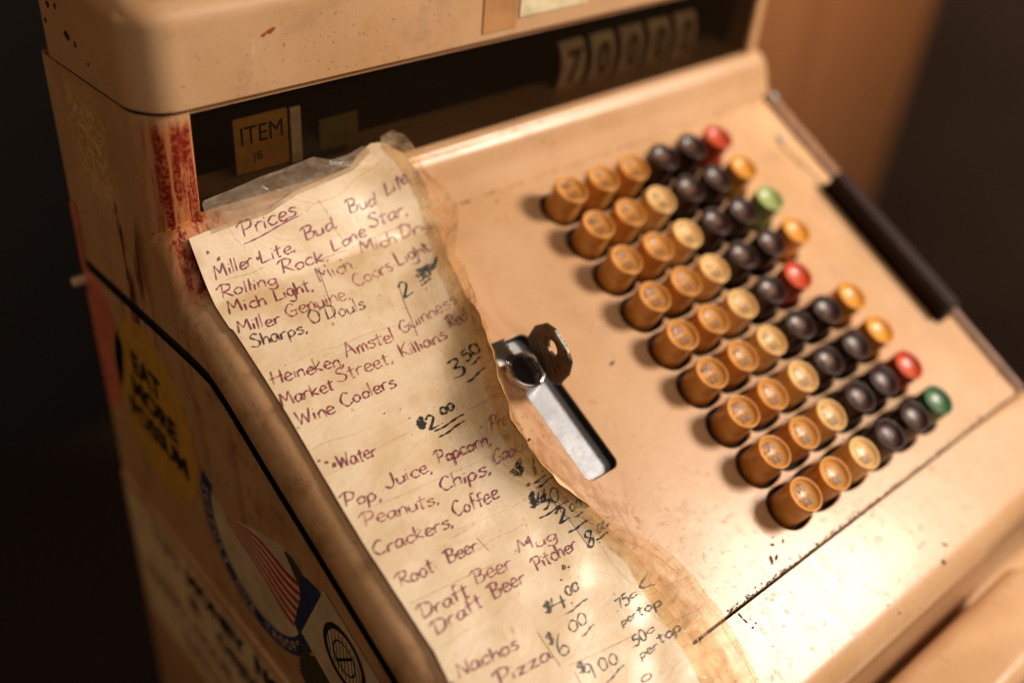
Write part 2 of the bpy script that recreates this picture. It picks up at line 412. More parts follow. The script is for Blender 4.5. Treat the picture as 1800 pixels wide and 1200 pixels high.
# lower case: side walls under the gap, to the drawer seam
lv = []; lf = []
for x in (XL-.0004, XR+.0004):
    b0 = len(lv); ys = [.119, .09, .06, .04, .02, .008, -.002, -.027, -.055, -.08, -.104, -.135, -.165, -.184]
    for y in ys: lv += [(x, y, gapz(y)-.0048), (x, y, -.1555)]
    for i in range(len(ys)-1): lf.append((b0+2*i, b0+2*i+1, b0+2*i+3, b0+2*i+2))
b0 = len(lv); lv += [(XL, .1195, gapz(.119)-.005), (XR, .1195, gapz(.119)-.005), (XR, .1195, -.1555), (XL, .1195, -.1555)]; lf.append((b0, b0+1, b0+2, b0+3))
b0 = len(lv); lv += [(XL, -.1838, -.116), (XR, -.1838, -.116), (XR, -.1838, -.1555), (XL, -.1838, -.1555)]; lf.append((b0, b0+1, b0+2, b0+3))
mk('lower_case', lv, lf, M['body'], reg, smooth=True, sharp=38)
# black strip standing in for the shade inside the gap
for x in (XL+.0014, XR-.0014):
    gv = []; gf = []; b0 = 0; ys = [.117, .06, .02, .008, -.002, -.027, -.104, -.165, -.183]
    for y in ys: gv += [(x, y, gapz(y)+.004), (x, y, gapz(y)-.010)]
    for i in range(len(ys)-1): gf.append((b0+2*i, b0+2*i+1, b0+2*i+3, b0+2*i+2))
    mk('gap_shade', gv, gf, M['gapblack'], reg)
# keyboard bed (dark interior floor under the panel)
bv = [pw(PX0-.001, -.020, -.0295), pw(PX1+.001, -.020, -.0295), pw(PX1+.001, .1735, -.0295), pw(PX0-.001, .1735, -.0295)]
mk('keyboard_bed', bv, [(0, 1, 2, 3)], M['dark'], reg)

# top cover: lid with rounded corners and edges
def cover():
    v = []; f = []
    r_e = .0075; zt = .0905; zb = .0556
    lay = [(0.0015, 'b0'), (0, 'b1')]+[(r_e*(1-math.cos(PI/2*i/7)), zt-r_e+r_e*math.sin(PI/2*i/7)) for i in range(8)]+[(.02, zt+.0003), (.036, zt+.0005)]
    x0, x1, y0, y1, r = XL-.0012, XR+.0012, .0326, .1205, .0150
    for li, (ins, z) in enumerate(lay):
        ring = rrect(x0+ins, x1-ins, y0+ins, y1-ins, max(.003, r-ins*.9), 9)
        for (x, y) in ring:
            zz = z
            if z == 'b0': zz = zb-.0058*max(0, (y-.04)/.08)
            if z == 'b1': zz = zb+.0012-.0058*max(0, (y-.04)/.08)
            v.append((x, y, zz))
    n_ = len(rrect(0, 1, 0, 1, .1, 9)); L_ = len(lay)
    for j in range(L_-1):
        for i in range(n_): k = (i+1) % n_; f.append((j*n_+i, j*n_+k, (j+1)*n_+k, (j+1)*n_+i))
    f.append(tuple((L_-1)*n_+i for i in range(n_))); f.append(tuple(range(n_)))
    return v, f
v, f = cover(); mk('top_cover', v, f, M['cover'], reg, smooth=True, sharp=35)

# display: dark interior, flags, glass
v, f = boxv(WX0+.0002, WX1-.0002, .0480, .1000, .0080, .0530)
v = [(WX0, .0482, .008), (WX1, .0482, .008), (WX1, .095, .008), (WX0, .095, .008), (WX0, .0482, .054), (WX1, .0482, .054), (WX1, .095, .054), (WX0, .095, .054)]
mk('display_interior', v, [(0, 1, 2, 3), (2, 3, 7, 6), (0, 3, 7, 4), (1, 2, 6, 5), (4, 5, 6, 7)], M['dark'], reg)
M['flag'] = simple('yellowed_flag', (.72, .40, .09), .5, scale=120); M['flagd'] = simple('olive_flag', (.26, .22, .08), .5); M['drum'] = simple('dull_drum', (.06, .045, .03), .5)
M['num'] = simple('number_wheel', (.95, .80, .56), .5, scale=150); M['numprint'] = simple('number_print', (.20, .12, .06), .5); M['pearl'] = simple('white_dot', (.75, .72, .55), .3)
def flag(name, x0, x1, z0, z1, y, mat, txt, size, lab=None, mm=None, tilt=0, dz=0, sx=1.0):
    o = bevbox(name, x0, x1, y, y+.0014, z0, z1, .0004, mat, reg, 2, label=lab)
    if txt:
        me = text_mesh(txt, size, bold=0); me.materials.clear(); me.materials.append(mm or M['print'])
        me.transform(Matrix.Diagonal((sx, 1, 1, 1)))
        link('lettering', me, o, loc=((x0+x1)/2, y-.0003, (z0+z1)/2+dz), rot=(PI/2, tilt, 0))
    return o
fl_ = flag('indicator_flag', -.1272, -.1055, .0215, .0428, .0450, M['flag'], 'ITEM', .0098, 'yellowed flag lettered ITEM', dz=.0036, sx=.86)
me = text_mesh('/8', .0050); me.materials.clear(); me.materials.append(M['print']); link('lettering', me, fl_, loc=(-.1185, .0447, .0272), rot=(PI/2, -.3, 0))
flag('indicator_flag', -.1030, -.0985, .0190, .0410, .0475, M['num'], None, 0, 'narrow yellowed flag edge')
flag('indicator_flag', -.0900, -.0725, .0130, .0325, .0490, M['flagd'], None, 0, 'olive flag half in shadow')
v, f = lathe([(.0105, -.010), (.0105, .010)], 36); mk('indicator_drum', v, f, M['drum'], reg, smooth=True, sharp=40, loc=(-.0880, .0590, .0170), rot=(0, PI/2, 0))
for i, ch in enumerate('70000'):
    x = .0325+i*.0189
    # number wheels: slightly curved cards
    v = []; f = []
    for k in range(9):
        a = -.62+1.24*k/8; y = .0455+.019*(1-math.cos(a)); z = .0285+.019*math.sin(a)
        v += [(x, y, z), (x+.0145, y, z)]
    for k in range(8): f.append((2*k, 2*k+1, 2*k+3, 2*k+2))
    b0 = len(v); v += [(p[0], p[1]+.001, p[2]) for p in v]; f += [tuple(q+b0 for q in g) for g in f]
    wh = mk('number_wheel', v, f, M['num'], reg, smooth=True)
    me = text_mesh(ch, .0215, bold=.0006); me.materials.clear(); me.materials.append(M['numprint']); me.transform(Matrix.Diagonal((.74, 1, 1, 1)))
    link('numeral', me, wh, loc=(x+.0072, .0450, .0285), rot=(PI/2, 0, 0))
bm = bmesh.new(); bmesh.ops.create_uvsphere(bm, u_segments=16, v_segments=10, radius=.0016); me = bpy.data.meshes.new('decimal_point'); bm.to_mesh(me); bm.free(); me.shade_smooth(); me.materials.append(M['pearl'])
link('decimal_point', me, reg, loc=(.1005, .0440, .0172))
t = NT('tinted_glass'); tr = t.t.nodes.new('ShaderNodeBsdfTransparent'); tr.inputs[0].default_value = (.96, .86, .72, 1)
gl = t.bsdf((.075, .045, .025, 1), .07, coat=0, bump=t.bump(t.noise(60, 3), .05)); fr = t.t.nodes.new('ShaderNodeFresnel'); fr.inputs[0].default_value = 1.45
dust = t.math('ADD', t.math('ADD', fr.outputs[0], .05), t.math('MULTIPLY', t.ramp(t.noise(700, 3), .60, .75), .08))
mx = t.t.nodes.new('ShaderNodeMixShader'); t.lk(dust, mx.inputs[0]); t.lk(tr.outputs[0], mx.inputs[1]); t.lk(gl, mx.inputs[2]); M['glass'] = t.done(mx.outputs[0])
mk('window_glass', [(WX0, .0372, .0150), (WX1, .0372, .0150), (WX1, .0372, .0560), (WX0, .0372, .0560)], [(0, 1, 2, 3)], M['glass'], reg)

# keyboard panel with scalloped slots
rows = [6, 6, 6, 6, 5, 6, 6, 6, 6]
def slot(r):
    nk = rows[r]; R0 = .0092; up = []; lo = []
    N_ = 22*(nk-1)
    yc = -r*PV
    pts = []
    def hh(u):
        d = abs((u/PITCH)-round(u/PITCH))*PITCH
        return .0056+(R0-.0056)*math.sqrt(max(0, 1-(d/.0095)**2))
    for i in range(N_+1): u = (nk-1)*PITCH*i/N_; up.append((u, yc+hh(u))); lo.append((u, yc-hh(u)))
    right = [((nk-1)*PITCH+R0*math.cos(a), yc+R0*math.sin(a)) for a in [PI/2-PI*k/14 for k in range(1, 14)]]
    left = [(-R0*math.cos(a), yc-R0*math.sin(a)) for a in [PI/2-PI*k/14 for k in range(1, 14)]]
    return up+right+lo[::-1]+left
loops = [rrect(PX0+.0006, PX1-.0006, -.1713, .0190, .002)]
loops += [slot(r) for r in range(9)]
loops += [rrect(-.0692, -.0532, -.1065, -.0440, .0032)]
loops += [rrect(.1462, .1582, -.1250, -.0380, .0010)]
pan = curve_plate('keyboard_panel', loops, .0022, .0004, M['panel'], reg, rot=ROTP, loc=pw(0, 0, PN))

# keys
prof_k = [(.00720, -.0250), (.00715, -.0100), (.0070, -.0030), (.00722, -.0010), (.00712, -.0003), (.00685, .0), (.00655, -.0001), (.0061, -.0009), (.0050, -.0017), (.0034, -.0023), (.0018, -.0026), (.0004, -.0027)]
kv, kf = lathe(prof_k, 36)
cols = {'t': 'k_tan', 'l': 'k_lite', 'd': 'k_dark', 'r': 'k_red', 'y': 'k_yel', 'g': 'k_grn', 'p': 'k_pgrn'}
key_me = {}
for c, mname in cols.items():
    me = bpy.data.meshes.new('key_button'); me.from_pydata(kv, [], kf); me.shade_smooth()
    bm = bmesh.new(); bm.from_mesh(me); bmesh.ops.recalc_face_normals(bm, faces=bm.faces); bm.to_mesh(me); bm.free(); me.shade_smooth()
    me.materials.append(M[mname]); key_me[c] = me
lay = ['tttddr', 'ttlddy', 'ttlddp', 'ttlddy', 'ttldr', 'ttlddy', 'ttlddy', 'ttlddr', 'ttlddg']
names = {'r': 'red key', 'y': 'yellow key', 'g': 'dark green key', 'p': 'pale green key', 'd': 'dark brown key', 'l': 'pale tan key', 't': 'orange tan key'}
leg_me = {}
def legend(txt, mat):
    if (txt, mat) not in leg_me:
        me = text_mesh(txt, .0052, bold=.00008); me.materials.clear(); me.materials.append(M[mat]); leg_me[(txt, mat)] = me
    return leg_me[(txt, mat)]
for r, row in enumerate(lay):
    for c, ch in enumerate(row):
        jx, jy, jz = random.uniform(-.0002, .0002), random.uniform(-.0002, .0002), random.uniform(-.0007, .0003)
        if ch in 'rgp' or (ch == 'y'): jz -= .0002
        rt = (S+random.uniform(-.028, .028), random.uniform(-.028, .028), 0)
        k = link('key_button', key_me[ch], reg, loc=pw(c*PITCH+jx, r*PV+jy, jz), rot=rt, label=names[ch])
        dg_ = str(9-r)
        tx = {0: dg_+'0\n00', 1: dg_+'\n00', 2: dg_+'\n00', 3: dg_+'0', 4: dg_}.get(c, '')
        if ch == 'r' and c == 4: tx = ''
        if tx: link('legend', legend(tx, 'legend_l' if ch == 'd' else 'legend'), k, loc=pw(c*PITCH+jx, r*PV+jy, jz-.0011), rot=rt)

# motor bar
v, f = prism(rrect(-.0048, .0048, -.0425, .0425, .0018, 3), -.014, .0100)
bm = bmesh.new(); vs = [bm.verts.new(p) for p in v]; [bm.faces.new([vs[i] for i in q]) for q in f]
bmesh.ops.recalc_face_normals(bm, faces=bm.faces)
bmesh.ops.bevel(bm, geom=[e for e in bm.edges if all(q.co.z > .0095 for q in e.verts)], offset=.0012, segments=3, affect='EDGES')
me = bpy.data.meshes.new('motor_bar'); bm.to_mesh(me); bm.free(); me.shade_smooth(); me.set_sharp_from_angle(angle=math.radians(45)); me.materials.append(M['bakelite'])
link('motor_bar', me, reg, loc=pw(.1526, .0815, PN), rot=ROTP)
# trim rail and screws at the right edge
rv, rf = prism([(.1594, -.1715), (.1630, -.1715), (.1662, .0200), (.1594, .0200)], -.001, .0017)
bm = bmesh.new(); vs = [bm.verts.new(p) for p in rv]; [bm.faces.new([vs[i] for i in q]) for q in rf]
bmesh.ops.recalc_face_normals(bm, faces=bm.faces); bmesh.ops.bevel(bm, geom=list(bm.edges), offset=.0005, segments=2, affect='EDGES')
me = bpy.data.meshes.new('trim_rail'); bm.to_mesh(me); bm.free(); me.materials.append(M['rail']); link('trim_rail', me, reg, loc=pw(0, 0, PN), rot=ROTP)
scr = [(.0, .0007), (.0016, .0005), (.0024, 0), (.0024, -.0008)]
sv, sf = lathe([(.0024, -.0008), (.0024, 0), (.0016, .0006), (.0004, .0007)], 20)
for (u, vv, n_) in ((.1640, -.0175, PN+.0022), (.1480, .0060, PN+.0006), (-.135, .165, PN+.0006)):
    mk('screw', sv, sf, M['steel'], reg, smooth=True, loc=pw(u, vv, n_), rot=ROTP)

# lock: sunk steel plate, slot walls, lock barrel
v, f = prism(rrect(-.0700, -.0524, -.1072, -.0432, .0032), -.0052, -.0042)
mk('slot_plate', v, f, M['steel'], reg, loc=pw(0, 0, PN), rot=ROTP)
sw = rrect(-.0690, -.0534, -.1063, -.0442, .0030); n_ = len(sw)
v = [(x, y, -.0004) for x, y in sw]+[(x, y, -.0056) for x, y in sw]
mk('slot_wall', v, [(i, (i+1) % n_, n_+(i+1) % n_, n_+i) for i in range(n_)], M['gapblack'], reg, loc=pw(0, 0, PN), rot=ROTP)  # wall coloured black in place of the shade inside the slot
lp = [(.0078, -.006), (.0078, .0030), (.0074, .0038), (.0066, .0040), (.0060, .0036), (.0058, .0018), (.0002, .0018)]
v, f = lathe(lp, 40); mk('lock_barrel', v, f, M['chrome'], reg, smooth=True, sharp=50, loc=pw(-.0650, .0590, PN), rot=ROTP)
v, f = lathe([(.0056, .0018), (.0056, .0026), (.0050, .0030), (.0002, .0030)], 30); mk('lock_core', v, f, M['gapblack'], reg, smooth=True, sharp=50, loc=pw(-.0650, .0590, PN), rot=ROTP)
bevbox('lock_tab', -.0075, .0015, .0030, .0130, .0002, .0042, .0006, M['chrome'], reg, 2, loc=pw(-.0672, .0570, PN), rot=ROTP)

# paint chips and grime along the seams (flat flakes on the paint)
def flakes(name, spots, mat, parent, frame='p', kind=None, label=None):
    v = []; f = []
    for (u, vv, n0, w_, h_, ang) in spots:
        k = random.randint(6, 9); b0 = len(v)
        for i in range(k):
            a = 2*PI*i/k; rr = random.uniform(.65, 1.1); x = w_*rr*math.cos(a); y = h_*rr*math.sin(a)
            xx = x*math.cos(ang)-y*math.sin(ang); yy = x*math.sin(ang)+y*math.cos(ang)
            v.append(pw(u+xx, vv+yy, n0) if frame == 'p' else (u+xx, n0, vv+yy))
        f.append(tuple(range(b0, b0+k)))
    return mk(name, v, f, mat, parent, kind=kind, label=label)
M['chip'] = simple('bare_dark_metal_chip', (.055, .024, .014), .7); M['chipb'] = simple('black_chip', (.012, .010, .010), .6); M['chipr'] = simple('red_paint_chip', (.33, .05, .012), .5)
sp = []
for i in range(290):       # grime on the panel edge above the front seam
    u = -.052+.20*random.random()**1.4; sp.append((u, .1712-abs(random.gauss(0, .0007)), PN+.00012+i*1e-7, random.uniform(.0002, .0009), random.uniform(.0001, .00045), random.uniform(-.6, .6)))
for i in range(200):
    u = random.uniform(-.05, .158); sp.append((u, -.0183+abs(random.gauss(0, .0006)), PN+.00012+i*1e-7, random.uniform(.0002, .0008), random.uniform(.0001, .0003), 0))
for i in range(90):
    u = random.uniform(-.052, .15); vv = random.uniform(.150, .200) if random.random() < .6 else random.uniform(-.01, .17)
    sp.append((u, vv, PN+.00013+i*1e-7, random.uniform(.0001, .0003), random.uniform(.0001, .0003), 0))
for i in range(150):      # grease along the right rail and the top right corner
    vv = random.uniform(-.016, .17); sp.append((.1588-abs(random.gauss(0, .0010)), vv, PN+.00014+i*1e-7, random.uniform(.0001, .0004), random.uniform(.0003, .0014), random.uniform(-.3, .3)))
for i in range(26):
    k_ = i/26; sp.append((.1440+.006*k_+random.gauss(0, .0006), .008+.028*k_, PN+.00016+i*1e-7, .0006, .0013, .15))
flakes('paint_chips', sp, M['chip'], reg, kind='stuff')
big = [(-.0173, .1610, .0014, .0006, .5), (-.0120, .1622, .0012, .0004, -.6), (-.0222, .1652, .0008, .0022, .5), (-.0195, .1655, .0018, .0006, -.5), (-.0150, .1590, .0009, .0003, .2),
       (.0492, .2050, .0006, .0016, .1), (.0560, .2005, .0004, .0016, -.7), (.030, .172, .001, .0005, 0), (.1250, .170, .0016, .0008, -.3)]
big += [(-.0489, .1738, .0004, .0014, -.1), (-.0484, .1762, .0004, .0014, -.25), (-.0462, .1768, .0003, .0003, 0), (-.0475, .1795, .0006, .0004, 0), (-.0452, .1790, .0004, .0005, 0)]
for i, (a, b_, c, d, e) in enumerate(big): flakes('paint_chip', [(a, b_, PN+.0002+i*1e-6, c, d, e)], M['chip'], reg)
flakes('paint_chip', [(-.0272, .0708, PN+.0002, .0018, .0008, -.35)], M['chipb'], reg, label='black oval paint chip beside the lock')
for q in ((-.1170, .0772, .03245, .0020, .0010, .3), (-.1197, .0762, .03245, .0012, .0006, .4)): flakes('paint_chip', [q], M['chipr'], reg, frame='c', label='red chip in the paint of the top cover')
sp = [(random.uniform(-.15, .1), random.uniform(.058, .082), .03248-i*1e-7, random.uniform(.0001, .0003), random.uniform(.0001, .0003), 0) for i in range(60)]
flakes('dirt_specks', sp, M['chip'], reg, frame='c', kind='stuff')

# drawer base
bevbox('drawer_base', XL-.0015, XR+.0015, -.1900, .1215, -.400, -.1580, .003, M['body'], reg)
bevbox('drawer_front', -.150, .112, -.2240, -.1900, -.395, -.1285, .0075, M['cover'], reg, 5)

# ================================================================== price list taped over the register
WORDS = [('Prices', -136.29, -27.35, -114.56, -28.8, 4.38, 'p'), ('Miller', -150.78, -17.92, -136.68, -18.55, 4.03, 'p'), ('Lite,', -133.53, -18.04, -118.86, -18.74, 4.13, 'p'), ('Bud,', -114.22, -20.56, -99.81, -21.62, 4.03, 'p'), ('Bud', -93.57, -24.29, -81.36, -24.67, 4.41, 'p'), ('Lite,', -75.93, -25.97, -65.05, -27.0, 4.25, 'p'), ('s', -64.14, -26.83, -61.88, -27.13, 2.98, 'f'), ('Rolling', -151.93, -11.73, -131.1, -10.27, 4.13, 'p'), ('Rock,', -127.27, -12.86, -108.23, -12.29, 4.38, 'p'), ('Lone', -105.33, -14.16, -90.19, -15.7, 4.26, 'p'), ('Star,', -87.04, -17.92, -69.51, -17.94, 4.44, 'p'), ('Mich', -151.87, -5.23, -138.85, -4.11, 5.12, 'p'), ('Light,', -135.03, -4.08, -119.81, -3.08, 5.54, 'p'), ('Mich.', -115.71, -5.17, -100.08, -5.75, 5.5, 'p'), ('Mich', -94.74, -10.31, -79.2, -9.7, 4.59, 'p'), ('Dry,', -76.24, -10.68, -62.19, -9.94, 4.82, 'p'), ('Miller', -152.95, 2.8, -137.83, 4.5, 5.1, 'p'), ('Genuine,', -134.34, 3.94, -109.18, 5.01, 5.42, 'f'), ('Coors', -104.95, 2.15, -87.49, 0.7, 5.56, 'f'), ('Light', -84.27, 0.12, -69.84, -0.61, 5.82, 'p'), ('Sharps,', -151.41, 9.89, -130.93, 11.53, 5.02, 'd'), ("O'Douls", -128.39, 9.55, -106.76, 11.09, 5.45, 'd'), ('2', -90.46, 13.23, -86.53, 12.99, 6.67, 'k'), ('50', -81.88, 9.93, -76.89, 9.68, 3.44, 'k'), ('Heineken,', -152.15, 24.86, -125.76, 28.23, 5.09, 'p'), ('Amstel', -123.38, 26.27, -103.61, 26.98, 5.49, 'f'), ('Guinness', -99.35, 25.45, -76.38, 25.4, 5.36, 'f'), ('Market', -153.66, 33.67, -134.27, 35.02, 4.74, 'p'), ('Street,', -131.19, 33.73, -109.07, 34.69, 5.12, 'f'), ('Killians', -105.17, 34.4, -86.88, 35.76, 5.33, 'f'), ('Red', -84.1, 33.09, -78.53, 34.25, 5.81, 'f'), ('Wine', -151.95, 41.99, -138.68, 43.12, 5.07, 'p'), ('Coolers', -135.19, 42.61, -113.63, 43.28, 5.19, 'p'), ('3', -94.48, 51.48, -90.8, 52.0, 8.32, 'k'), ('50', -87.8, 48.09, -82.84, 48.01, 4.93, 'k'), ('$', -115.41, 61.29, -112.48, 61.58, 4.02, 'k'), ('2.', -112.33, 63.16, -107.13, 63.45, 5.21, 'k'), ('00', -105.36, 60.42, -100.84, 61.03, 2.91, 'k'), ('Water', -147.98, 61.49, -134.28, 63.0, 4.73, 'p'), ('Pop,', -153.65, 74.08, -140.83, 76.94, 4.79, 'p'), ('Juice,', -137.67, 74.47, -119.84, 76.62, 4.88, 'p'), ('Popcorn,', -116.41, 75.38, -98.93, 79.07, 5.07, 'p'), ('Pretz', -97.14, 75.65, -90.46, 77.97, 5.07, 'f'), ('Peanuts,', -151.27, 82.59, -124.19, 87.38, 4.71, 'f'), ('Chips,', -121.06, 84.16, -103.14, 87.19, 4.91, 'p'), ('Cookies', -101.27, 85.65, -89.25, 88.44, 4.56, 'f'), ('Crackers,', -153.55, 92.84, -124.27, 96.24, 4.74, 'p'), ('Coffee', -122.3, 94.09, -105.2, 96.05, 5.0, 'p'), ('$', -96.95, 93.24, -94.48, 93.55, 3.87, 'k'), ('1.', -92.6, 96.22, -89.14, 96.76, 4.71, 'k'), ('$4', -97.2, 104.72, -91.27, 105.4, 4.28, 'k'), ('50', -93.32, 107.52, -87.29, 106.94, 4.38, 'k'), ('2', -91.58, 114.54, -87.94, 114.63, 4.53, 'k'), ('00', -86.29, 112.89, -82.58, 113.25, 2.52, 'k'), ('8.', -86.55, 126.44, -81.85, 126.38, 4.87, 'k'), ('00', -81.08, 123.86, -76.97, 123.9, 2.53, 'k'), ('Root', -151.77, 105.09, -139.2, 106.09, 4.63, 'p'), ('Beer', -133.66, 106.09, -122.06, 107.55, 4.79, 'p'), ('Draft', -151.31, 117.45, -133.76, 118.38, 4.69, 'p'), ('Beer', -129.21, 116.61, -114.96, 118.13, 4.9, 'f'), ('Mug', -109.56, 115.24, -95.2, 117.91, 4.01, 'f'), ('Draft', -150.17, 123.66, -131.4, 123.35, 4.65, 'p'), ('Beer', -126.8, 123.59, -113.93, 124.47, 4.84, 'p'), ('Pitcher', -107.81, 123.41, -90.49, 124.15, 4.64, 'p'), ('$', -113.61, 136.28, -110.79, 136.58, 3.46, 'g'), ('4.', -110.91, 137.38, -103.53, 138.5, 4.53, 'g'), ('00', -103.57, 135.6, -98.28, 135.89, 2.82, 'g'), ('$', -119.26, 145.23, -116.69, 145.46, 3.37, 'g'), ('6', -118.2, 150.28, -114.25, 150.71, 6.71, 'g'), ('00', -110.26, 146.0, -102.67, 146.25, 3.76, 'g'), ('$', -115.94, 157.91, -113.08, 158.16, 3.31, 'g'), ('9', -114.73, 161.77, -111.0, 161.92, 5.63, 'g'), ('00', -108.63, 161.24, -101.69, 161.75, 3.67, 'g'), ('Nachos', -151.25, 138.18, -129.23, 140.65, 4.52, 'p'), ('Pizza', -141.59, 147.2, -121.44, 149.0, 4.52, 'p'), ('.75', -91.21, 148.62, -84.89, 148.89, 3.51, 'g'), ('c', -84.14, 147.98, -81.11, 147.93, 2.31, 'g'), ('per', -92.21, 153.38, -85.71, 153.8, 2.43, 'g'), ('top', -85.03, 153.98, -74.99, 155.39, 3.18, 'g'), ('.50', -93.91, 161.17, -87.2, 161.37, 3.43, 'g'), ('c', -86.44, 160.49, -83.53, 160.65, 2.25, 'g'), ('per', -93.54, 165.51, -85.86, 165.9, 2.73, 'g'), ('top', -84.48, 164.96, -74.45, 165.85, 3.46, 'g'), ('0', -98.49, 171.54, -94.05, 172.08, 2.0, 'g')]
LINES = [(-136.67, -25.5, -113.56, -28.38, 'p'), (-82.31, 11.39, -77.78, 11.12, 'k'), (-70.13, 3.17, -74.82, 8.23, 'k'), (-87.54, 50.13, -84.1, 49.91, 'k'), (-92.43, 55.08, -85.97, 54.67, 'k'), (-110.72, 64.31, -99.78, 64.7, 'k'), (-110.57, 66.92, -101.01, 66.95, 'k'), (-93.16, 98.0, -88.59, 98.45, 'k'), (-92.58, 99.97, -87.24, 100.11, 'k'), (-95.94, 108.77, -85.12, 109.43, 'k'), (-90.01, 118.11, -82.15, 118.48, 'k'), (-85.84, 114.89, -82.57, 115.35, 'k'), (-82.34, 125.22, -77.77, 125.46, 'k'), (-108.13, 140.06, -97.52, 139.9, 'g'), (-107.5, 148.68, -100.87, 147.94, 'g'), (-108.98, 164.81, -100.16, 163.73, 'g'), (-71.85, 143.48, -78.1, 146.52, 'g'), (-78.1, 146.52, -72.61, 148.67, 'g')]
CREASES = [(-114.63, -28.64, -93.84, -31.62), (-93.84, -31.62, -68.68, -38.32), (-148.72, -16.75, -131.72, -16.56), (-112.33, -12.89, -75.64, -14.93), (-149.35, 19.85, -129.28, 20.12), (-129.28, 20.12, -98.71, 21.72), (-53.13, -29.1, -68.68, -38.32), (-153.15, 51.13, -132.95, 52.79), (-132.89, 56.38, -109.67, 55.52), (-99.32, 63.99, -88.55, 66.37), (-152.48, 61.72, -119.11, 60.67), (-146.03, 77.38, -101.24, 82.11), (-128.16, 99.12, -99.17, 100.55), (-121.71, 107.07, -102.29, 107.5), (-135.62, 3.4, -152.62, 6.16), (-63.54, -35.87, -59.21, -17.15), (-60.71, -23.24, -67.41, 6.68), (-68.5, 5.09, -76.34, 36.46), (-103.7, -31.68, -100.19, -17.6), (-137.46, -23.73, -140.6, -31.55), (-93.65, -6.29, -97.37, 19.63), (-77.4, 35.01, -83.87, 55.77), (-81.86, 128.33, -78.36, 161.71), (-75.64, 125.74, -68.78, 169.79), (-72.99, 129.45, -64.69, 171.26), (-76.96, 150.14, -59.71, 152.95), (-78.36, 161.71, -62.51, 163.61), (-82.03, 159.53, -117.33, 153.95), (-68.78, 169.79, -69.58, 189.36), (-151.97, 127.3, -139.58, 127.32), (-152.0, 110.83, -119.32, 113.95), (-86.7, 108.36, -82.63, 125.7), (-82.63, 125.7, -79.4, 149.83), (-56.27, -5.27, -67.98, 1.17), (-52.21, -16.64, -60.75, -13.64), (-52.24, -24.4, -64.76, -22.16)]
PATCHES = [[(-119.75, 103.62), (-102.8, 102.75), (-99.13, 108.2), (-118.54, 109.46)], [(-89.29, 107.08), (-82.98, 108.43), (-79.79, 123.19), (-86.09, 125.39)], [(-119.99, 139.71), (-98.44, 140.05), (-99.46, 152.69), (-119.89, 152.43)], [(-116.75, 156.39), (-97.08, 156.26), (-101.68, 169.62), (-117.81, 167.12)], [(-153.55, 126.37), (-139.58, 127.32), (-140.17, 136.28), (-154.68, 137.71)], [(-113.26, -11.03), (-90.91, -10.73), (-95.9, 9.42), (-118.82, 10.51)], [(-89.2, 6.87), (-73.72, 7.57), (-77.76, 26.46), (-94.77, 29.11)]]
SCALEMM = .001
CV = [(-.08, .004), (-.05, .006), (-.03, .006), (0, .008), (.02, .010), (.04, .013), (.06, .0160), (.080, .0160), (.093, .012), (.105, .0085), (.125, .0055), (.15, .004), (.18, .003), (.25, .003)]
ET = [(-0.0422, -0.0679), (-0.0397, -0.0628), (-0.0327, -0.0598), (-0.0277, -0.0593), (-0.0249, -0.0574), (-0.0189, -0.0525), (-0.0117, -0.0512), (-0.0045, -0.0557), (0.0035, -0.0629), (0.0075, -0.066), (0.0143, -0.0666), (0.025, -0.07), (0.0334, -0.0749), (0.0402, -0.0761), (0.0545, -0.0823), (0.0612, -0.0855), (0.0697, -0.0886), (0.0778, -0.0912), (0.088, -0.0906), (0.0992, -0.0862), (0.1079, -0.082), (0.1166, -0.0792), (0.1279, -0.0722), (0.1359, -0.0658), (0.1436, -0.062), (0.1543, -0.0594), (0.1688, -0.058), (0.1772, -0.0592), (0.1845, -0.0601), (0.1943, -0.0622), (0.2077, -0.065), (0.235, -0.068)]
PE = [(-40.6, -68.1), (-34.6, -64.6), (-26.9, -61.2), (-20.9, -59.1), (-8.2, -60.9), (7.8, -68.2), (21.0, -71.5), (35.4, -75.1), (47.4, -79.3), (59.7, -85.2), (69.2, -88.7), (77.4, -91.4), (88.0, -91.1), (99.0, -86.7), (107.8, -82.5), (115.6, -79.7), (126.7, -75.7), (138.1, -72.7), (149.1, -73.0), (161.3, -73.4), (171.3, -73.6), (185.7, -75.3), (201.6, -77.4), (235, -80)]
PE = [(a*.001, b_*.001) for a, b_ in PE]
def interp(T, x):
    if x <= T[0][0]: return T[0][1]
    for (a, p), (b_, q) in zip(T, T[1:]):
        if x <= b_: k = (x-a)/(b_-a); return p+(q-p)*k
    return T[-1][1]
def basev(v): t_ = max(0, -.010-v); return -.0123+.0158*(t_/.028)**1.25
def H(u, v):
    ue = interp(ET, v); k = min(1.2, max(0, (u-(ue-.036))/.036))
    wv = .00040*math.sin(u*190+v*60)*math.sin(v*140+u*45)+.00020*math.sin(v*410-u*120)
    return basev(v)+interp(CV, v)*k*k*k+wv*min(1, k*2+.45)
def onp(u, v, lift=0.0): return pw(u, v, H(u, v)+lift)

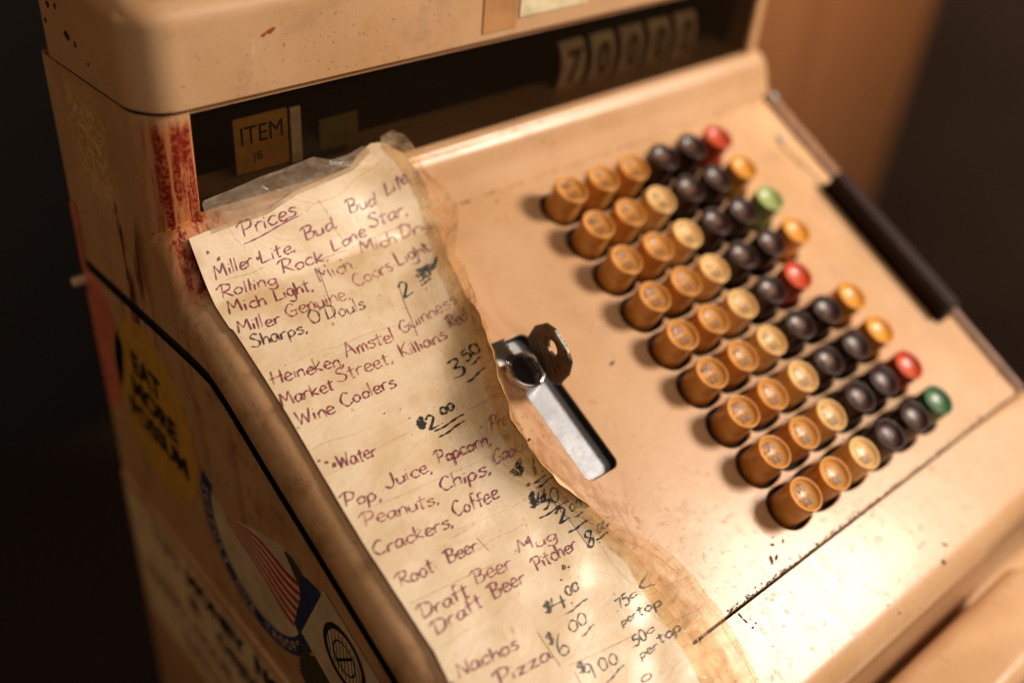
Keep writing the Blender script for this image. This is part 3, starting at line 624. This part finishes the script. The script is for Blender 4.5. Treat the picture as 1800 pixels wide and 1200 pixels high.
pl = thing('price_list', 'long yellowed handwritten price list in old clear tape on the sloping face', 'price list', tuple(pw(-.11, .10, -.012)))
def leftu(v): return -.1545+.0010*math.sin(v*55)*.5+(.0006 if v > 0 else 0)
TOP = [(-0.1554, -0.0318), (-0.1401, -0.0328), (-0.1243, -0.0332), (-0.1114, -0.0361), (-0.1015, -0.0369), (-0.0861, -0.0381), (-0.0787, -0.0412), (-0.0737, -0.0422), (-0.068, -0.0412), (-0.064, -0.0352), (-0.05, -0.034)]
def topv(u): return interp(TOP, u)
def sheet(name, v0f, v1, uL, uR, nu, nv, lift, mat, parent, thick=.00025):
    # grid between a top edge curve v0f(u), bottom v1, left uL(v), right uR(v)
    vs = []; fs = []
    for j in range(nv+1):
        tv = j/nv
        for i in range(nu+1):
            tu = i/nu
            vg = -.035+(v1+.035)*tv
            u = uL(vg)+(uR(vg)-uL(vg))*tu
            v0 = v0f(u); vv = v0+(v1-v0)*tv
            u = uL(vv)+(uR(vv)-uL(vv))*tu
            vs.append((u, vv))
    P_ = [onp(u, v, lift) for u, v in vs]; Q_ = [onp(u, v, lift-thick) for u, v in vs]; n_ = len(P_)
    for j in range(nv):
        for i in range(nu):
            a = j*(nu+1)+i; fs.append((a, a+1, a+nu+2, a+nu+1)); fs.append((n_+a, n_+a+nu+1, n_+a+nu+2, n_+a+1))
    bd = [i for i in range(nu+1)]+[j*(nu+1)+nu for j in range(1, nv+1)]+[nv*(nu+1)+i for i in range(nu-1, -1, -1)]+[j*(nu+1) for j in range(nv-1, 0, -1)]
    for a, b_ in zip(bd, bd[1:]+bd[:1]): fs.append((a, b_, n_+b_, n_+a))
    return mk(name, P_+Q_, fs, mat, parent, smooth=True, sharp=60)
def peR(v): return interp(PE, v)+.00010*math.sin(v*900)+.0002*math.sin(v*370+1)
sheet('paper_sheet', topv, .232, leftu, peR, 60, 220, 0.0, M['paper'], pl)
# clear tape margin along the right edge, from the paper edge out to the ragged tape edge
def tapeR(v): return interp(ET, v)+.00015*math.sin(v*500)+.00008*math.sin(v*1500)
sheet('tape_margin', lambda u: -.0424, .232, lambda v: peR(v)-.0045, tapeR, 16, 240, .0006, M['tape'], pl, .0002)
# clear plastic strip above the top edge of the paper
CT = [(-0.1469, -0.0394), (-0.146, -0.0403), (-0.1386, -0.0412), (-0.1203, -0.0426), (-0.101, -0.0437), (-0.0946, -0.0415), (-0.0871, -0.0417), (-0.0803, -0.0424), (-0.0776, -0.041)]
vs = []; fs = []
nu = 60
for i in range(nu+1):
    u = CT[0][0]+(CT[-1][0]-CT[0][0])*i/nu
    for j in range(7):
        vt = interp(CT, u); vb = topv(u)+.0015; vv = vt+(vb-vt)*j/6
        vs.append(onp(u, vv, .0004+.0004*math.sin(u*240)*(1-j/6)))
for i in range(nu):
    for j in range(6): a = i*7+j; fs.append((a, a+1, a+8, a+7))
mk('plastic_sleeve', vs, fs, M['clear'], pl, smooth=True)
# the curled edge of the sheet where it stands up beside the lock (lit edge) and the folded-over flap
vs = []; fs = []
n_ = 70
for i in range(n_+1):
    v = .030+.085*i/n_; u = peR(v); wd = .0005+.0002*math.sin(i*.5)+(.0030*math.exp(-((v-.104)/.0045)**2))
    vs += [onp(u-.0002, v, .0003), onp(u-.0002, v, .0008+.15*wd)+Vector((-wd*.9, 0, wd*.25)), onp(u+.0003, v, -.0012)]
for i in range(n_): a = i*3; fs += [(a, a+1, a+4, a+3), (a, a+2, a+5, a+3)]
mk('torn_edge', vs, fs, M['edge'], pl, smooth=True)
# pasted-on patches
for k, pg in enumerate(PATCHES):
    vs = []; fs = []; g_ = 8
    q = [(a*.001, b_*.001) for a, b_ in pg]
    for j in range(g_+1):
        for i in range(g_+1):
            s_, t_ = i/g_, j/g_
            u = (1-t_)*((1-s_)*q[0][0]+s_*q[1][0])+t_*((1-s_)*q[3][0]+s_*q[2][0]); v = (1-t_)*((1-s_)*q[0][1]+s_*q[1][1])+t_*((1-s_)*q[3][1]+s_*q[2][1])
            vs.append(onp(u, v, .00018+k*.00001))
    for j in range(g_):
        for i in range(g_): a = j*(g_+1)+i; fs.append((a, a+1, a+g_+2, a+g_+1))
    mk('pasted_patch', vs, fs, M['patchg'] if k == 1 else (M['patch'] if k < 4 else M['paper']), pl, smooth=True)

# ------------------------------------------------------------------ handwriting: single-stroke letters drawn as ink ribbons on the paper
G = {
'a': (.52, [[(.40,.48),(.2,.55),(.05,.3),(.12,.03),(.30,.08),(.41,.5)],[(.41,.5),(.42,.1),(.5,.02)]]),
'b': (.48, [[(.05,1),(.05,0)],[(.05,.4),(.25,.55),(.4,.3),(.25,0),(.05,.08)]]),
'c': (.44, [[(.4,.46),(.22,.56),(.04,.28),(.2,0),(.4,.1)]]),
'd': (.52, [[(.4,.45),(.2,.55),(.04,.25),(.18,0),(.38,.2)],[(.45,1),(.42,0)]]),
'e': (.46, [[(.06,.28),(.36,.34),(.34,.52),(.18,.56),(.04,.28),(.18,0),(.42,.1)]]),
'f': (.40, [[(.38,.95),(.22,1),(.16,.7),(.14,-.02)],[(0,.5),(.34,.54)]]),
'g': (.50, [[(.4,.5),(.2,.55),(.05,.3),(.18,.06),(.36,.15),(.42,.5)],[(.42,.5),(.42,-.2),(.25,-.38),(.02,-.25)]]),
'h': (.46, [[(.05,1),(.05,0)],[(.05,.3),(.22,.55),(.36,.45),(.38,0)]]),
'i': (.20, [[(.07,.5),(.06,0)],[(.09,.72),(.11,.76)]]),
'k': (.46, [[(.05,1),(.05,0)],[(.38,.6),(.07,.25)],[(.07,.25),(.40,0)]]),
'l': (.20, [[(.08,1),(.06,0)]]),
'm': (.62, [[(.04,.5),(.04,0)],[(.04,.35),(.18,.55),(.26,.4),(.27,0)],[(.27,.35),(.42,.55),(.5,.4),(.51,0)]]),
'n': (.44, [[(.04,.5),(.05,0)],[(.05,.3),(.22,.55),(.34,.42),(.36,0)]]),
'o': (.46, [[(.24,.55),(.05,.34),(.15,.02),(.36,.12),(.38,.42),(.2,.55)]]),
'p': (.48, [[(.06,.5),(.04,-.4)],[(.06,.4),(.25,.56),(.4,.3),(.24,.02),(.06,.12)]]),
'r': (.38, [[(.05,.5),(.05,0)],[(.05,.32),(.18,.52),(.34,.5)]]),
's': (.40, [[(.36,.48),(.2,.56),(.08,.42),(.34,.2),(.22,0),(.02,.06)]]),
't': (.38, [[(.18,.85),(.15,.05),(.26,0)],[(.0,.56),(.36,.60)]]),
'u': (.48, [[(.04,.5),(.06,.1),(.2,0),(.36,.15),(.38,.5)],[(.38,.5),(.40,0)]]),
'y': (.46, [[(.04,.5),(.1,.2),(.32,.15)],[(.42,.5),(.34,-.1),(.10,-.38)]]),
'z': (.44, [[(.03,.5),(.36,.52)],[(.36,.52),(.04,.02)],[(.04,.02),(.4,.02)]]),
'A': (.60, [[(.0,0),(.25,1)],[(.25,1),(.5,0)],[(.08,.36),(.46,.40)]]),
'B': (.60, [[(.12,1),(.1,0)],[(-.10,.82),(.1,1.0),(.45,.9),(.38,.6),(.14,.52)],[(.14,.52),(.52,.42),(.42,.05),(.1,0)]]),
'C': (.60, [[(.5,.85),(.3,1),(.04,.5),(.25,0),(.55,.15)]]),
'D': (.66, [[(.14,.98),(.1,0)],[(-.08,.82),(.15,1.0),(.55,.8),(.5,.2),(.1,0)]]),
'G': (.64, [[(.5,.85),(.3,1),(.04,.5),(.25,0),(.5,.12),(.52,.42)],[(.28,.42),(.60,.44)]]),
'H': (.62, [[(.06,1),(.06,0)],[(.5,1),(.48,0)],[(-.05,.42),(.58,.54)]]),
'J': (.52, [[(.4,1),(.4,.2),(.22,-.05),(.0,.14)]]),
'K': (.56, [[(.06,1),(.05,0)],[(.5,1),(.08,.45)],[(.08,.45),(.5,0)]]),
'L': (.54, [[(.10,1),(.06,.02)],[(.06,.02),(.5,.08)]]),
'M': (.74, [[(.02,0),(.1,1)],[(.1,1),(.32,.35)],[(.32,.35),(.57,1)],[(.57,1),(.62,0)]]),
'N': (.58, [[(.04,0),(.06,1)],[(.06,1),(.46,0)],[(.46,0),(.48,1)]]),
'O': (.66, [[(.3,1),(.04,.6),(.18,.04),(.50,.14),(.56,.7),(.28,1)]]),
'P': (.56, [[(.14,1),(.1,0)],[(-.12,.75),(.12,1),(.48,.88),(.42,.5),(.14,.42)]]),
'R': (.60, [[(.14,1),(.1,0)],[(-.12,.75),(.12,1),(.48,.88),(.40,.55),(.14,.45)],[(.16,.45),(.54,0)]]),
'S': (.54, [[(.46,.85),(.26,1),(.08,.75),(.44,.35),(.3,0),(-.02,.12)]]),
'W': (.76, [[(0,1),(.15,0)],[(.15,0),(.33,.75)],[(.33,.75),(.5,0)],[(.5,0),(.68,1)]]),
'0': (.60, [[(.3,1),(.06,.6),(.16,.04),(.44,.1),(.52,.7),(.28,1)]]),
'1': (.34, [[(.08,1),(.14,0)]]),
'2': (.62, [[(.06,.78),(.28,1),(.48,.72),(.04,.04)],[(.04,.04),(.56,.06)]]),
'3': (.60, [[(.05,.9),(.35,1),(.46,.78),(.18,.52)],[(.18,.52),(.52,.40),(.40,.02),(.02,.06)]]),
'4': (.62, [[(.12,1),(.04,.45)],[(.04,.45),(.54,.5)],[(.44,.95),(.42,-.02)]]),
'5': (.58, [[(.5,1),(.14,.96)],[(.14,.96),(.1,.58)],[(.1,.58),(.4,.6),(.48,.25),(.24,0),(.02,.08)]]),
'6': (.56, [[(.34,1),(.1,.6),(.06,.15),(.28,0),(.46,.2),(.3,.42),(.08,.25)]]),
'7': (.56, [[(.04,.9),(.5,.96)],[(.5,.96),(.2,0)]]),
'8': (.58, [[(.46,.86),(.24,1),(.1,.76),(.44,.34),(.28,0),(.06,.2),(.3,.5),(.5,.9)]]),
'9': (.58, [[(.44,.8),(.22,1),(.06,.72),(.22,.5),(.44,.75)],[(.44,.85),(.40,0)]]),
'$': (.52, [[(.42,.82),(.22,.95),(.08,.7),(.40,.35),(.22,.05),(.02,.16)],[(.26,1.15),(.20,-.15)],[(.34,1.1),(.28,-.12)]]),
',': (.26, [[(.1,.06),(.04,-.16)]]), '.': (.22, [[(.08,.02),(.12,.05)]]), "'": (.2, [[(.12,1),(.06,.8)]]), ' ': (.3, []),
}
def smooth_stroke(P, k=6):
    if len(P) < 3: return [tuple(P[0][a]+(P[-1][a]-P[0][a])*j/4 for a in (0, 1)) for j in range(5)]
    return catmull([tuple(p) for p in P], k)
def ribbon(pts, wd, lift, V_, F_):
    n_ = len(pts)
    if n_ < 2: return
    b0 = len(V_)
    for i, (u, v) in enumerate(pts):
        a = pts[max(0, i-1)]; c = pts[min(n_-1, i+1)]
        dx, dy = c[0]-a[0], c[1]-a[1]; L_ = math.hypot(dx, dy) or 1e-9
        w2 = wd*.5*(.75+.35*math.sin(i*.8+u*900))*(.7 if i in (0, n_-1) else 1)
        ox, oy = -dy/L_*w2, dx/L_*w2
        V_ += [onp(u+ox, v+oy, lift), onp(u-ox, v-oy, lift)]
    for i in range(n_-1): a = b0+2*i; F_.append((a, a+1, a+3, a+2))
WID = {'p': .00055, 'f': .00049, 'd': .00056, 'k': .00080, 'g': .00064}
lift_k = [0]
def write(txt, u0, v0, u1, v1, h, ik):
    u0, v0, u1, v1, h = u0*.001, v0*.001, u1*.001, v1*.001, h*.001
    L_ = math.hypot(u1-u0, v1-v0); dx, dy = (u1-u0)/L_, (v1-v0)/L_
    adv = [G[ch][0] for ch in txt]; tot = sum(adv)-.12; sx = L_/tot
    V_ = []; F_ = []; x = 0; slant = .10
    lift_k[0] += 1; lift = .00030+lift_k[0]*1e-7
    for ch in txt:
        bob = random.uniform(-.05, .05); hs = random.uniform(.93, 1.08); kx = random.uniform(-.02, .02)
        for st in G[ch][1]:
            P = [((x+px+kx)*sx+slant*py*h+random.uniform(-.012, .012)*h, (py*hs+bob)*h+random.uniform(-.012, .012)*h) for px, py in st]
            P = smooth_stroke(P)
            Q = [(u0+dx*px+dy*py, v0+dy*px-dx*py) for px, py in P]
            if .02 < v0 < .125:      # ink stops at the torn edge
                lim = (lambda v: interp(ET, v)-.0012) if ik == 'k' else (lambda v: interp(PE, v)-.0006)
                Q = [q for q in Q if q[0] < lim(q[1])]
            ribbon(Q, WID[ik]*(1.0 if h > .0028 else .75), lift, V_, F_)
        x += G[ch][0]
    if F_: mk('handwriting', V_, F_, INK[ik], pl)
for wd_ in WORDS: write(*wd_)
for (a, b_, c, d, ik) in LINES:
    V_ = []; F_ = []; n_ = 12
    pts = [((a+(c-a)*i/n_+random.uniform(-.1, .1))*.001, (b_+(d-b_)*i/n_+.25*math.sin(i*.5)+random.uniform(-.06, .06))*.001) for i in range(n_+1)]
    ribbon(pts, WID[ik], .00032, V_, F_); mk('underline', V_, F_, INK[ik], pl)
# smudged blue-black ink blot by the first price, scribbled-out figures
def scrib(u, v, w_, h_, n_, ik, wd, name='ink_scribble'):
    V_ = []; F_ = []
    pts = [(u+w_*math.sin(i*1.9+.3*math.cos(i*3.1)), v+h_*math.cos(i*1.3+.5*math.sin(i*2.3))) for i in range(n_)]
    ribbon(catmull(pts, 4), wd, .00036, V_, F_); mk(name, V_, F_, INK[ik], pl)
INK['b'] = ink('ink_smudge_blue', (.09, .12, .13, 1), .75)
scrib(-.0765, .0062, .0030, .0016, 16, 'b', .0010, 'ink_smudge')
scrib(-.0950, .1035, .0014, .0013, 8, 'k', .0005)
scrib(-.0968, .0915, .0007, .0014, 8, 'k', .0006); scrib(-.1145, .0600, .0005, .0015, 8, 'k', .0005)
# tape edges and creases
for i, (a, b_, c, d) in enumerate(CREASES):
    V_ = []; F_ = []; n_ = 22; amp = random.uniform(.1, .5)
    pts = [((a+(c-a)*k/n_+amp*math.sin(k*.4+i))*.001, (b_+(d-b_)*k/n_+amp*math.cos(k*.33+i))*.001) for k in range(n_+1)]
    ribbon(pts, .00016 if i % 3 else .00030, .0009 if (a > -80) else .00034, V_, F_)
    mk('tape_crease', V_, F_, M['crease'] if i % 4 else M['creasel'], pl)
# layered tape edges running along the curled right side
for k, (off, wd, mt_, ph) in enumerate([(.0006, .00030, 'creasel', 0), (.0016, .00022, 'crease', 1), (.0029, .00030, 'gold', 2), (.0041, .00018, 'crease', 3), (.0056, .00026, 'gold', 4), (.0075, .00020, 'crease', 5), (.0100, .00022, 'gold', 6)]):
    V_ = []; F_ = []
    va, vb = (-.036, .225) if k < 3 else (random.uniform(-.03, .0), random.uniform(.10, .21))
    pts = []
    for i in range(150):
        v = va+(vb-va)*i/149; pts.append((interp(ET, v)-off*(1+.35*math.sin(v*45+ph))-.0003*math.sin(v*160+ph*2), v))
    ribbon(pts, wd, .00110+k*.00002, V_, F_); mk('tape_layer_edge', V_, F_, M[mt_], pl)
# brown spots on the paper
M['spot'] = simple('brown_spot', (.20, .085, .025), .6, scale=900)
for (u, v, r_) in ((-.1503, -.0262, .0005), (-.1475, -.0235, .0006), (-.1488, .0595, .0009), (-.1505, .0575, .0006), (-.1525, .0560, .0005), (-.1050, .1135, .0007), (-.0985, .1270, .0009), (-.0970, .1278, .0004), (-.1020, .1300, .0004), (-.1230, .0505, .0003), (-.1160, .0560, .0003), (-.0946, .0975, .0006), (-.1338, -.0200, .0006), (-.0905, .0860, .0005)):
    V_ = []; k = 11; c_ = onp(u, v, .00029)
    for i in range(k): a = 2*PI*i/k; rr = r_*random.uniform(.55, 1.25); V_.append(onp(u+rr*math.cos(a), v+rr*math.sin(a), .00029))
    mk('stain_spot', V_, [tuple(range(k))], M['spot'], pl)
# loose tape residue on the panel right of the list
t = NT('tape_residue'); n = t.noise(1.0, 5, .7, t.mapping((260, 90, 90)), 1.0)
tr = t.t.nodes.new('ShaderNodeBsdfTransparent'); pr = t.bsdf(t.mix(n, (.62, .28, .10), (.45, .18, .07)), .4, bump=t.bump(n, .5, .0005)); mx = t.t.nodes.new('ShaderNodeMixShader')
t.lk(t.math('MULTIPLY', t.ramp(n, .45, .62), .32), mx.inputs[0]); t.lk(tr.outputs[0], mx.inputs[1]); t.lk(pr, mx.inputs[2]); M['residue'] = t.done(mx.outputs[0])
RS = [((-.0675, .0420), (-.0580, .052)), ]
vs = []; fs = []; n_ = 60
for i in range(n_+1):
    v = .030+.105*i/n_
    a = -.083; b_ = interp([(.030, -.066), (.05, -.069), (.07, -.0705), (.10, -.0705), (.108, -.066), (.118, -.0595), (.128, -.0600), (.135, -.068)], v)+.0009*math.sin(i*.9)+.0006*math.sin(i*2.3)
    for j in range(9): u = a+(b_-a)*j/8; vs.append(pw(u, v, PN+.00055+.0004*math.sin(j*1.4+i*.25)))
for i in range(n_):
    for j in range(8): a = i*9+j; fs.append((a, a+1, a+10, a+9))
mk('tape_residue', vs, fs, M['residue'], pl, smooth=True)

# ================================================================== key in the lock
M['bow'] = simple('worn_bronze', (.15, .105, .070), .40, .8, nz=.2, scale=420, bump=.3)
M['bowedge'] = simple('scraped_bright_metal', (.62, .58, .50), .55, .3, nz=.3, scale=1400, bump=.6)
key = thing('key', 'dark worn metal key with an eight-sided bow and round hole, standing in the lock barrel', 'key', tuple(pw(-.0620, .0590, -.010)))
oct_ = [(49.5, -4.5), (49.3, 3.2), (52.2, 9.0), (57.2, 11.9), (65.6, 11.9), (70.2, 9.6), (72.4, 4.3), (71.9, -3.2), (68.4, -6.8), (53.4, -6.8)]
th = .0017; hole = [(60.6+3.1*math.cos(2*PI*i/24), 5.2+2.7*math.sin(2*PI*i/24)) for i in range(24)]
# plate with hole, local x = v, y = n
ob = curve_plate('bow', [[(a*.001, b_*.001) for a, b_ in oct_], [(a*.001, b_*.001) for a, b_ in hole]], .0018, .00035, M['bow'], key)
# local (x, y, z) -> panel (v, n, u)
mt = Matrix.Identity(4)
Uw, Vw = Vector((1, 0, 0)), Vector((0, -cs, -sn))
# turn the bow a little about the lock axis so its edge shows
yaw = math.radians(6); ux = Uw*math.cos(yaw)+Vw*math.sin(yaw); vx = Vw*math.cos(yaw)-Uw*math.sin(yaw)
cen = pw(-.0605, .0607, 0)
for vt in ob.data.vertices:
    x, y, z = vt.co
    vt.co = cen+vx*(x-.0607)+Nw*y+ux*(z+.0009)*-1
bm = bmesh.new(); bm.from_mesh(ob.data); bmesh.ops.recalc_face_normals(bm, faces=bm.faces); bm.to_mesh(ob.data); bm.free()
# scraped facet along the upper edge; its lit look is put into the colour
def bp(v, n, u): return cen+vx*(v*.001-.0607)+Nw*n*.001+ux*(u*.001)
mk('lit_worn_facet', [bp(57.3, 11.98, -.75), bp(65.6, 11.98, -.75), bp(65.6, 11.98, .8), bp(57.3, 11.98, .8), bp(57.8, 11.1, -.97), bp(65.2, 11.1, -.97)], [(0, 1, 2, 3), (0, 1, 5, 4)], M['bowedge'], key)
for k in (0, 1):
    pts = [(52.6+k*2.6, 1.5+k*1.2), (66.5+k*1.5, -3.6+k*1.5)]
    mk('engraved_line', [bp(pts[0][0], pts[0][1], -.96), bp(pts[1][0], pts[1][1], -.96), bp(pts[1][0], pts[1][1]+.22, -.96), bp(pts[0][0], pts[0][1]+.22, -.96)], [(0, 1, 2, 3)], M['bowedge'], key)
v, f = boxv(-.0011, .0011, -.0036, .0036, -.012, .0)
mk('blade', v, f, M['chrome'], key, loc=pw(-.0645, .0595, -.0065), rot=ROTP)

# ================================================================== stickers on the left side
SX = XL-.0005
def sp(y, z, k=0): return (SX-.00012*k, y*.001, z*.001)
M['sty'] = simple('sticker_yellow', (.74, .43, .075), .4, coat=.2); M['stk'] = simple('sticker_black_print', (.020, .008, .008), .5)
M['pink'] = simple('pink_tape', (.80, .24, .17), .4, scale=60); M['cream'] = simple('sticker_cream', (.85, .68, .46), .5, scale=60); M['navy'] = simple('sticker_navy', (.03, .05, .17), .4)
M['wht'] = simple('sticker_white', (.74, .61, .44), .45, scale=80); M['red'] = simple('sticker_red', (.55, .03, .03), .45); M['grey'] = simple('faded_print', (.20, .15, .10), .6); M['olive'] = simple('sticker_olive', (.06, .05, .015), .6, scale=500)
M['label'] = simple('cream_label', (.86, .76, .50), .5); M['oldtape'] = simple('brown_square_patch', (.58, .30, .125), .35, scale=60)
M['rimy'] = simple('sticker_rim', (.70, .42, .12), .4)
def sidepoly(name, pts, mat, parent, k=1, th=.00012):
    n_ = len(pts); v = [sp(y, z, k) for y, z in pts]+[sp(y, z, k-1) for y, z in pts]
    return mk(name, v, [tuple(range(n_)), tuple(range(2*n_-1, n_-1, -1))]+[(i, (i+1) % n_, n_+(i+1) % n_, n_+i) for i in range(n_)], mat, parent)
def sidetext(txt, y, z, size, mat, parent, rot=0, k=2.5, sx=1.0, name='lettering', bold=.0003):
    me = text_mesh(txt, size, bold=bold); me.materials.clear(); me.materials.append(mat)
    R = Matrix(((0, 0, -1, 0), (-1, 0, 0, 0), (0, 1, 0, 0), (0, 0, 0, 1)))
    me.transform(R @ Matrix.Rotation(rot, 4, 'Z') @ Matrix.Diagonal((sx, 1, 1, 1)))
    return link(name, me, parent, loc=sp(y, z, k))
ys_ = thing('sticker', 'round yellow sticker printed EAT MORE POSSUM on the dark left side', 'sticker', sp(66, -84))
cir = [(64+37*math.cos(2*PI*i/48), -85+43*math.sin(2*PI*i/48)) for i in range(48)]
sidepoly('backing', cir, M['sty'], ys_)
v = []; f = []
for i in range(48):
    a = 2*PI*i/48; v += [sp(64+37*math.cos(a), -85+43*math.sin(a), 1.6), sp(64+35.6*math.cos(a), -85+41.6*math.sin(a), 1.6)]
for i in range(48): a = 2*i; b_ = 2*((i+1) % 48); f.append((a, a+1, b_+1, b_))
mk('rim', v, f, M['rimy'], ys_)
sidetext('EAT', 67, -68, .0155, M['stk'], ys_, 0, sx=.95, bold=.0007); sidetext('MORE', 64, -83, .0150, M['stk'], ys_, 0, sx=1.0, bold=.0007); sidetext('POSSUM', 64, -98, .0150, M['stk'], ys_, 0, sx=.95, bold=.0007)
# pink tape at the back edge
p1 = thing('pink_tape', 'torn strip of pink tape high on the rear edge of the left side', 'tape', sp(118, -25))
sidepoly('upper_strip', [(119.3, -13), (114, -10), (113, -22), (115.5, -42), (119.3, -43)], M['pink'], p1)
p2 = thing('pink_tape', 'wide torn pink tape below the black gap, running down to the yellow sticker', 'tape', sp(100, -70))
sidepoly('lower_strip', [(119, -43), (107, -41), (99, -46), (94, -52), (88, -66), (92, -82), (104, -108), (118, -118), (119.5, -80)], M['pink'], p2)
v, f = boxv(-.0035, .0, -.001, .003, -.002, .002); bevbox('clip', SX-.0055, SX+.002, .1175, .1205, -.0510, -.0475, .0009, M['cream'], p2)
# support our troops ribbon sticker with a flag
fs_ = thing('sticker', 'torn round SUPPORT OUR TROOPS sticker with navy ring and waving striped flag', 'sticker', sp(-15, -100))
cy_, cz_ = -15, -100
arc = lambda r0, a0, a1, n_=30: [(cy_-r0*math.cos(math.radians(a0+(a1-a0)*i/n_)), cz_+r0*math.sin(math.radians(a0+(a1-a0)*i/n_))) for i in range(n_+1)]
sidepoly('field', arc(37, 168, 335, 30)+[(-46, -84), (-37, -76), (-12, -87), (7, -98)], M['wht'], fs_, 1)
sidepoly('navy_ring', arc(41.5, 160, 335)+arc(33.5, 160, 335)[::-1], M['navy'], fs_, 1.8)
word = 'SUPPORT OUR TROOPS'
for i, ch in enumerate(word):
    if ch == ' ': continue
    a = math.radians(172+(322-172)*i/(len(word)-1)); y = cy_-37.6*math.cos(a); z = cz_+37.6*math.sin(a)
    sidetext(ch, y, z, .0062, M['wht'], fs_, a+PI/2, 2.6, name='letter', bold=.0001)
def fl(s_, t_):      # flag surface: s along the stripes, t across
    a = (7+(-1.5)*t_, -100+3*t_); b_ = (-41+(-9)*t_, -114+33*t_)
    y = a[0]+(b_[0]-a[0])*s_; z = a[1]+(b_[1]-a[1])*s_
    z += 3.0*math.sin(s_*PI*1.6)*(.35+.65*t_)-1.2*math.sin(s_*PI*3)*.5
    return y, z
for i in range(11):
    v = []; f = []
    for j in range(13):
        for e in (0, 1): y, z = fl(j/12, (i+e)/11); v.append(sp(y, z, 2.4))
    for j in range(12): f.append((2*j, 2*j+1, 2*j+3, 2*j+2))
    mk('stripe', v, f, M['red'] if i % 2 == 0 else M['wht'], fs_, smooth=False)
sidepoly('navy_canton', [(-49, -80), (-52, -78), (-60, -77), (-63, -82), (-60.5, -96), (-57, -108), (-52, -119), (-46, -117), (-42, -112), (-47, -96)], M['navy'], fs_, 3)
star = [(-53+ (3.0 if i % 2 == 0 else 1.2)*math.sin(PI*i/5), -107+(3.0 if i % 2 == 0 else 1.2)*math.cos(PI*i/5)) for i in range(10)]
sidepoly('star', star, M['wht'], fs_, 3.6)
sidepoly('torn_paper', [(-38, -77), (-43, -76), (-50, -79), (-52, -88), (-49, -92), (-46, -85)], M['olive'], fs_, 2.8)
sidepoly('olive_scrap', [(-44, -118), (-52, -121), (-60, -112), (-72, -122), (-80, -140), (-60, -150), (-44, -140)], M['olive'], fs_, 2.6)
# white card with a ball emblem
cd = thing('sticker', 'pale square sticker with a black ringed ball emblem, partly over the flag sticker', 'sticker', sp(-75, -95))
A_ = Vector((-63.8, -74)); e1 = Vector((-.947, -.322)); e2 = Vector((.322, -.947))
A_, B2 = Vector((-63.8, -73.5)), Vector((-47, -112))
e2 = (B2-A_).normalized(); e1 = Vector((e2.y, -e2.x))
if e1.x > 0: e1 = -e1
cp = [A_, A_+e1*60, A_+e1*60+e2*70, A_+e2*41.5+e1*0, ]
sidepoly('card', [tuple(A_), tuple(A_+e1*62), tuple(A_+e1*62+e2*46), tuple(A_+e2*42)], M['wht'], cd, 4.2)
def ringv(cy0, cz0, r0, r1, k, n_=40):
    v = []; f = []
    for i in range(n_): a = 2*PI*i/n_; v += [sp(cy0+r0*math.cos(a), cz0+r0*1.12*math.sin(a), k), sp(cy0+r1*math.cos(a), cz0+r1*1.12*math.sin(a), k)]
    for i in range(n_): a = 2*i; b_ = 2*((i+1) % n_); f.append((a, a+1, b_+1, b_))
    return v, f
cyb, czb = -75.5, -97
v, f = ringv(cyb, czb, 13.0, 10.6, 5); mk('ball_ring', v, f, M['stk'], cd)
v, f = ringv(cyb, czb, 6.9, 6.2, 5); mk('ball_seam', v, f, M['stk'], cd)
def seg2(y0, z0, y1, z1, w_, nm):
    d = Vector((y1-y0, z1-z0)).normalized(); o_ = Vector((-d.y, d.x))*w_/2
    mk(nm, [sp(y0+o_.x, z0+o_.y, 5.4), sp(y1+o_.x, z1+o_.y, 5.4), sp(y1-o_.x, z1-o_.y, 5.4), sp(y0-o_.x, z0-o_.y, 5.4)], [(0, 1, 2, 3)], M['stk'], cd)
seg2(cyb-5, czb+5, cyb+5, czb-6, 1.2, 'ball_line')
for k in range(-4, 5):
    hh_ = math.sqrt(max(0, 10.6**2-(k*2.3)**2)); seg2(cyb+k*2.3+1, czb+hh_, cyb+k*2.3-1, czb-hh_, .35, 'ball_line')
# cream sticker on the drawer side
cr = thing('sticker', 'large cream sticker with rows of blurred black capitals on the side of the drawer base', 'sticker', sp(50, -200))
SX = XL-.0020
sidepoly('backing', [(114, -163), (-36, -163), (-42, -170), (-42, -240), (112, -252)], M['cream'], cr)
sidetext('TIPS', 74, -174, .0150, M['grey'], cr); sidetext('MONEY', 28, -174, .0150, M['stk'], cr, bold=.0009)
sidetext('IS', 50, -192, .014, M['stk'], cr, bold=.0006); sidetext('NO', -20, -172, .0160, M['stk'], cr, bold=.0009); sidetext('OBJECT', 4, -191, .014, M['stk'], cr, bold=.0005)
sidetext('HAPPY HOUR', 60, -212, .014, M['grey'], cr); sidetext('DAILY', 50, -232, .014, M['grey'], cr)

for (y_, z_, w_, h_) in ((.0855, .0665, .0030, .0020), (.0790, .0655, .0016, .0013), (.0990, .0730, .0022, .0016), (.0920, .0745, .0016, .0018), (.0700, .0620, .0010, .0008), (.0840, .0800, .0018, .0012), (.1040, .0660, .0012, .0018)):
    k = 8; a0 = random.random()*3; V_ = [(XL-.00135, y_+w_*random.uniform(.5, 1)*math.cos(a0+2*PI*i/k), z_+h_*random.uniform(.5, 1)*math.sin(a0+2*PI*i/k)) for i in range(k)]
    mk('paint_chip', V_, [tuple(range(k))], M['chipb'], reg)
# ================================================================== labels on the top cover
lb = bevbox('label', -.0080, .0290, .0320, .0324, .0632, .0830, .0001, M['label'], None, 1)
tagm(lb, 'cream paper label on the top cover, cut off by the upper picture edge', 'label')
ob = bevbox('tape_patch', -.0265, -.0095, .0321, .03255, .0596, .0830, .00008, M['oldtape'], None, 1)
tagm(ob, 'small darker orange rectangle of old tape left of the cream label on the top cover', 'tape')
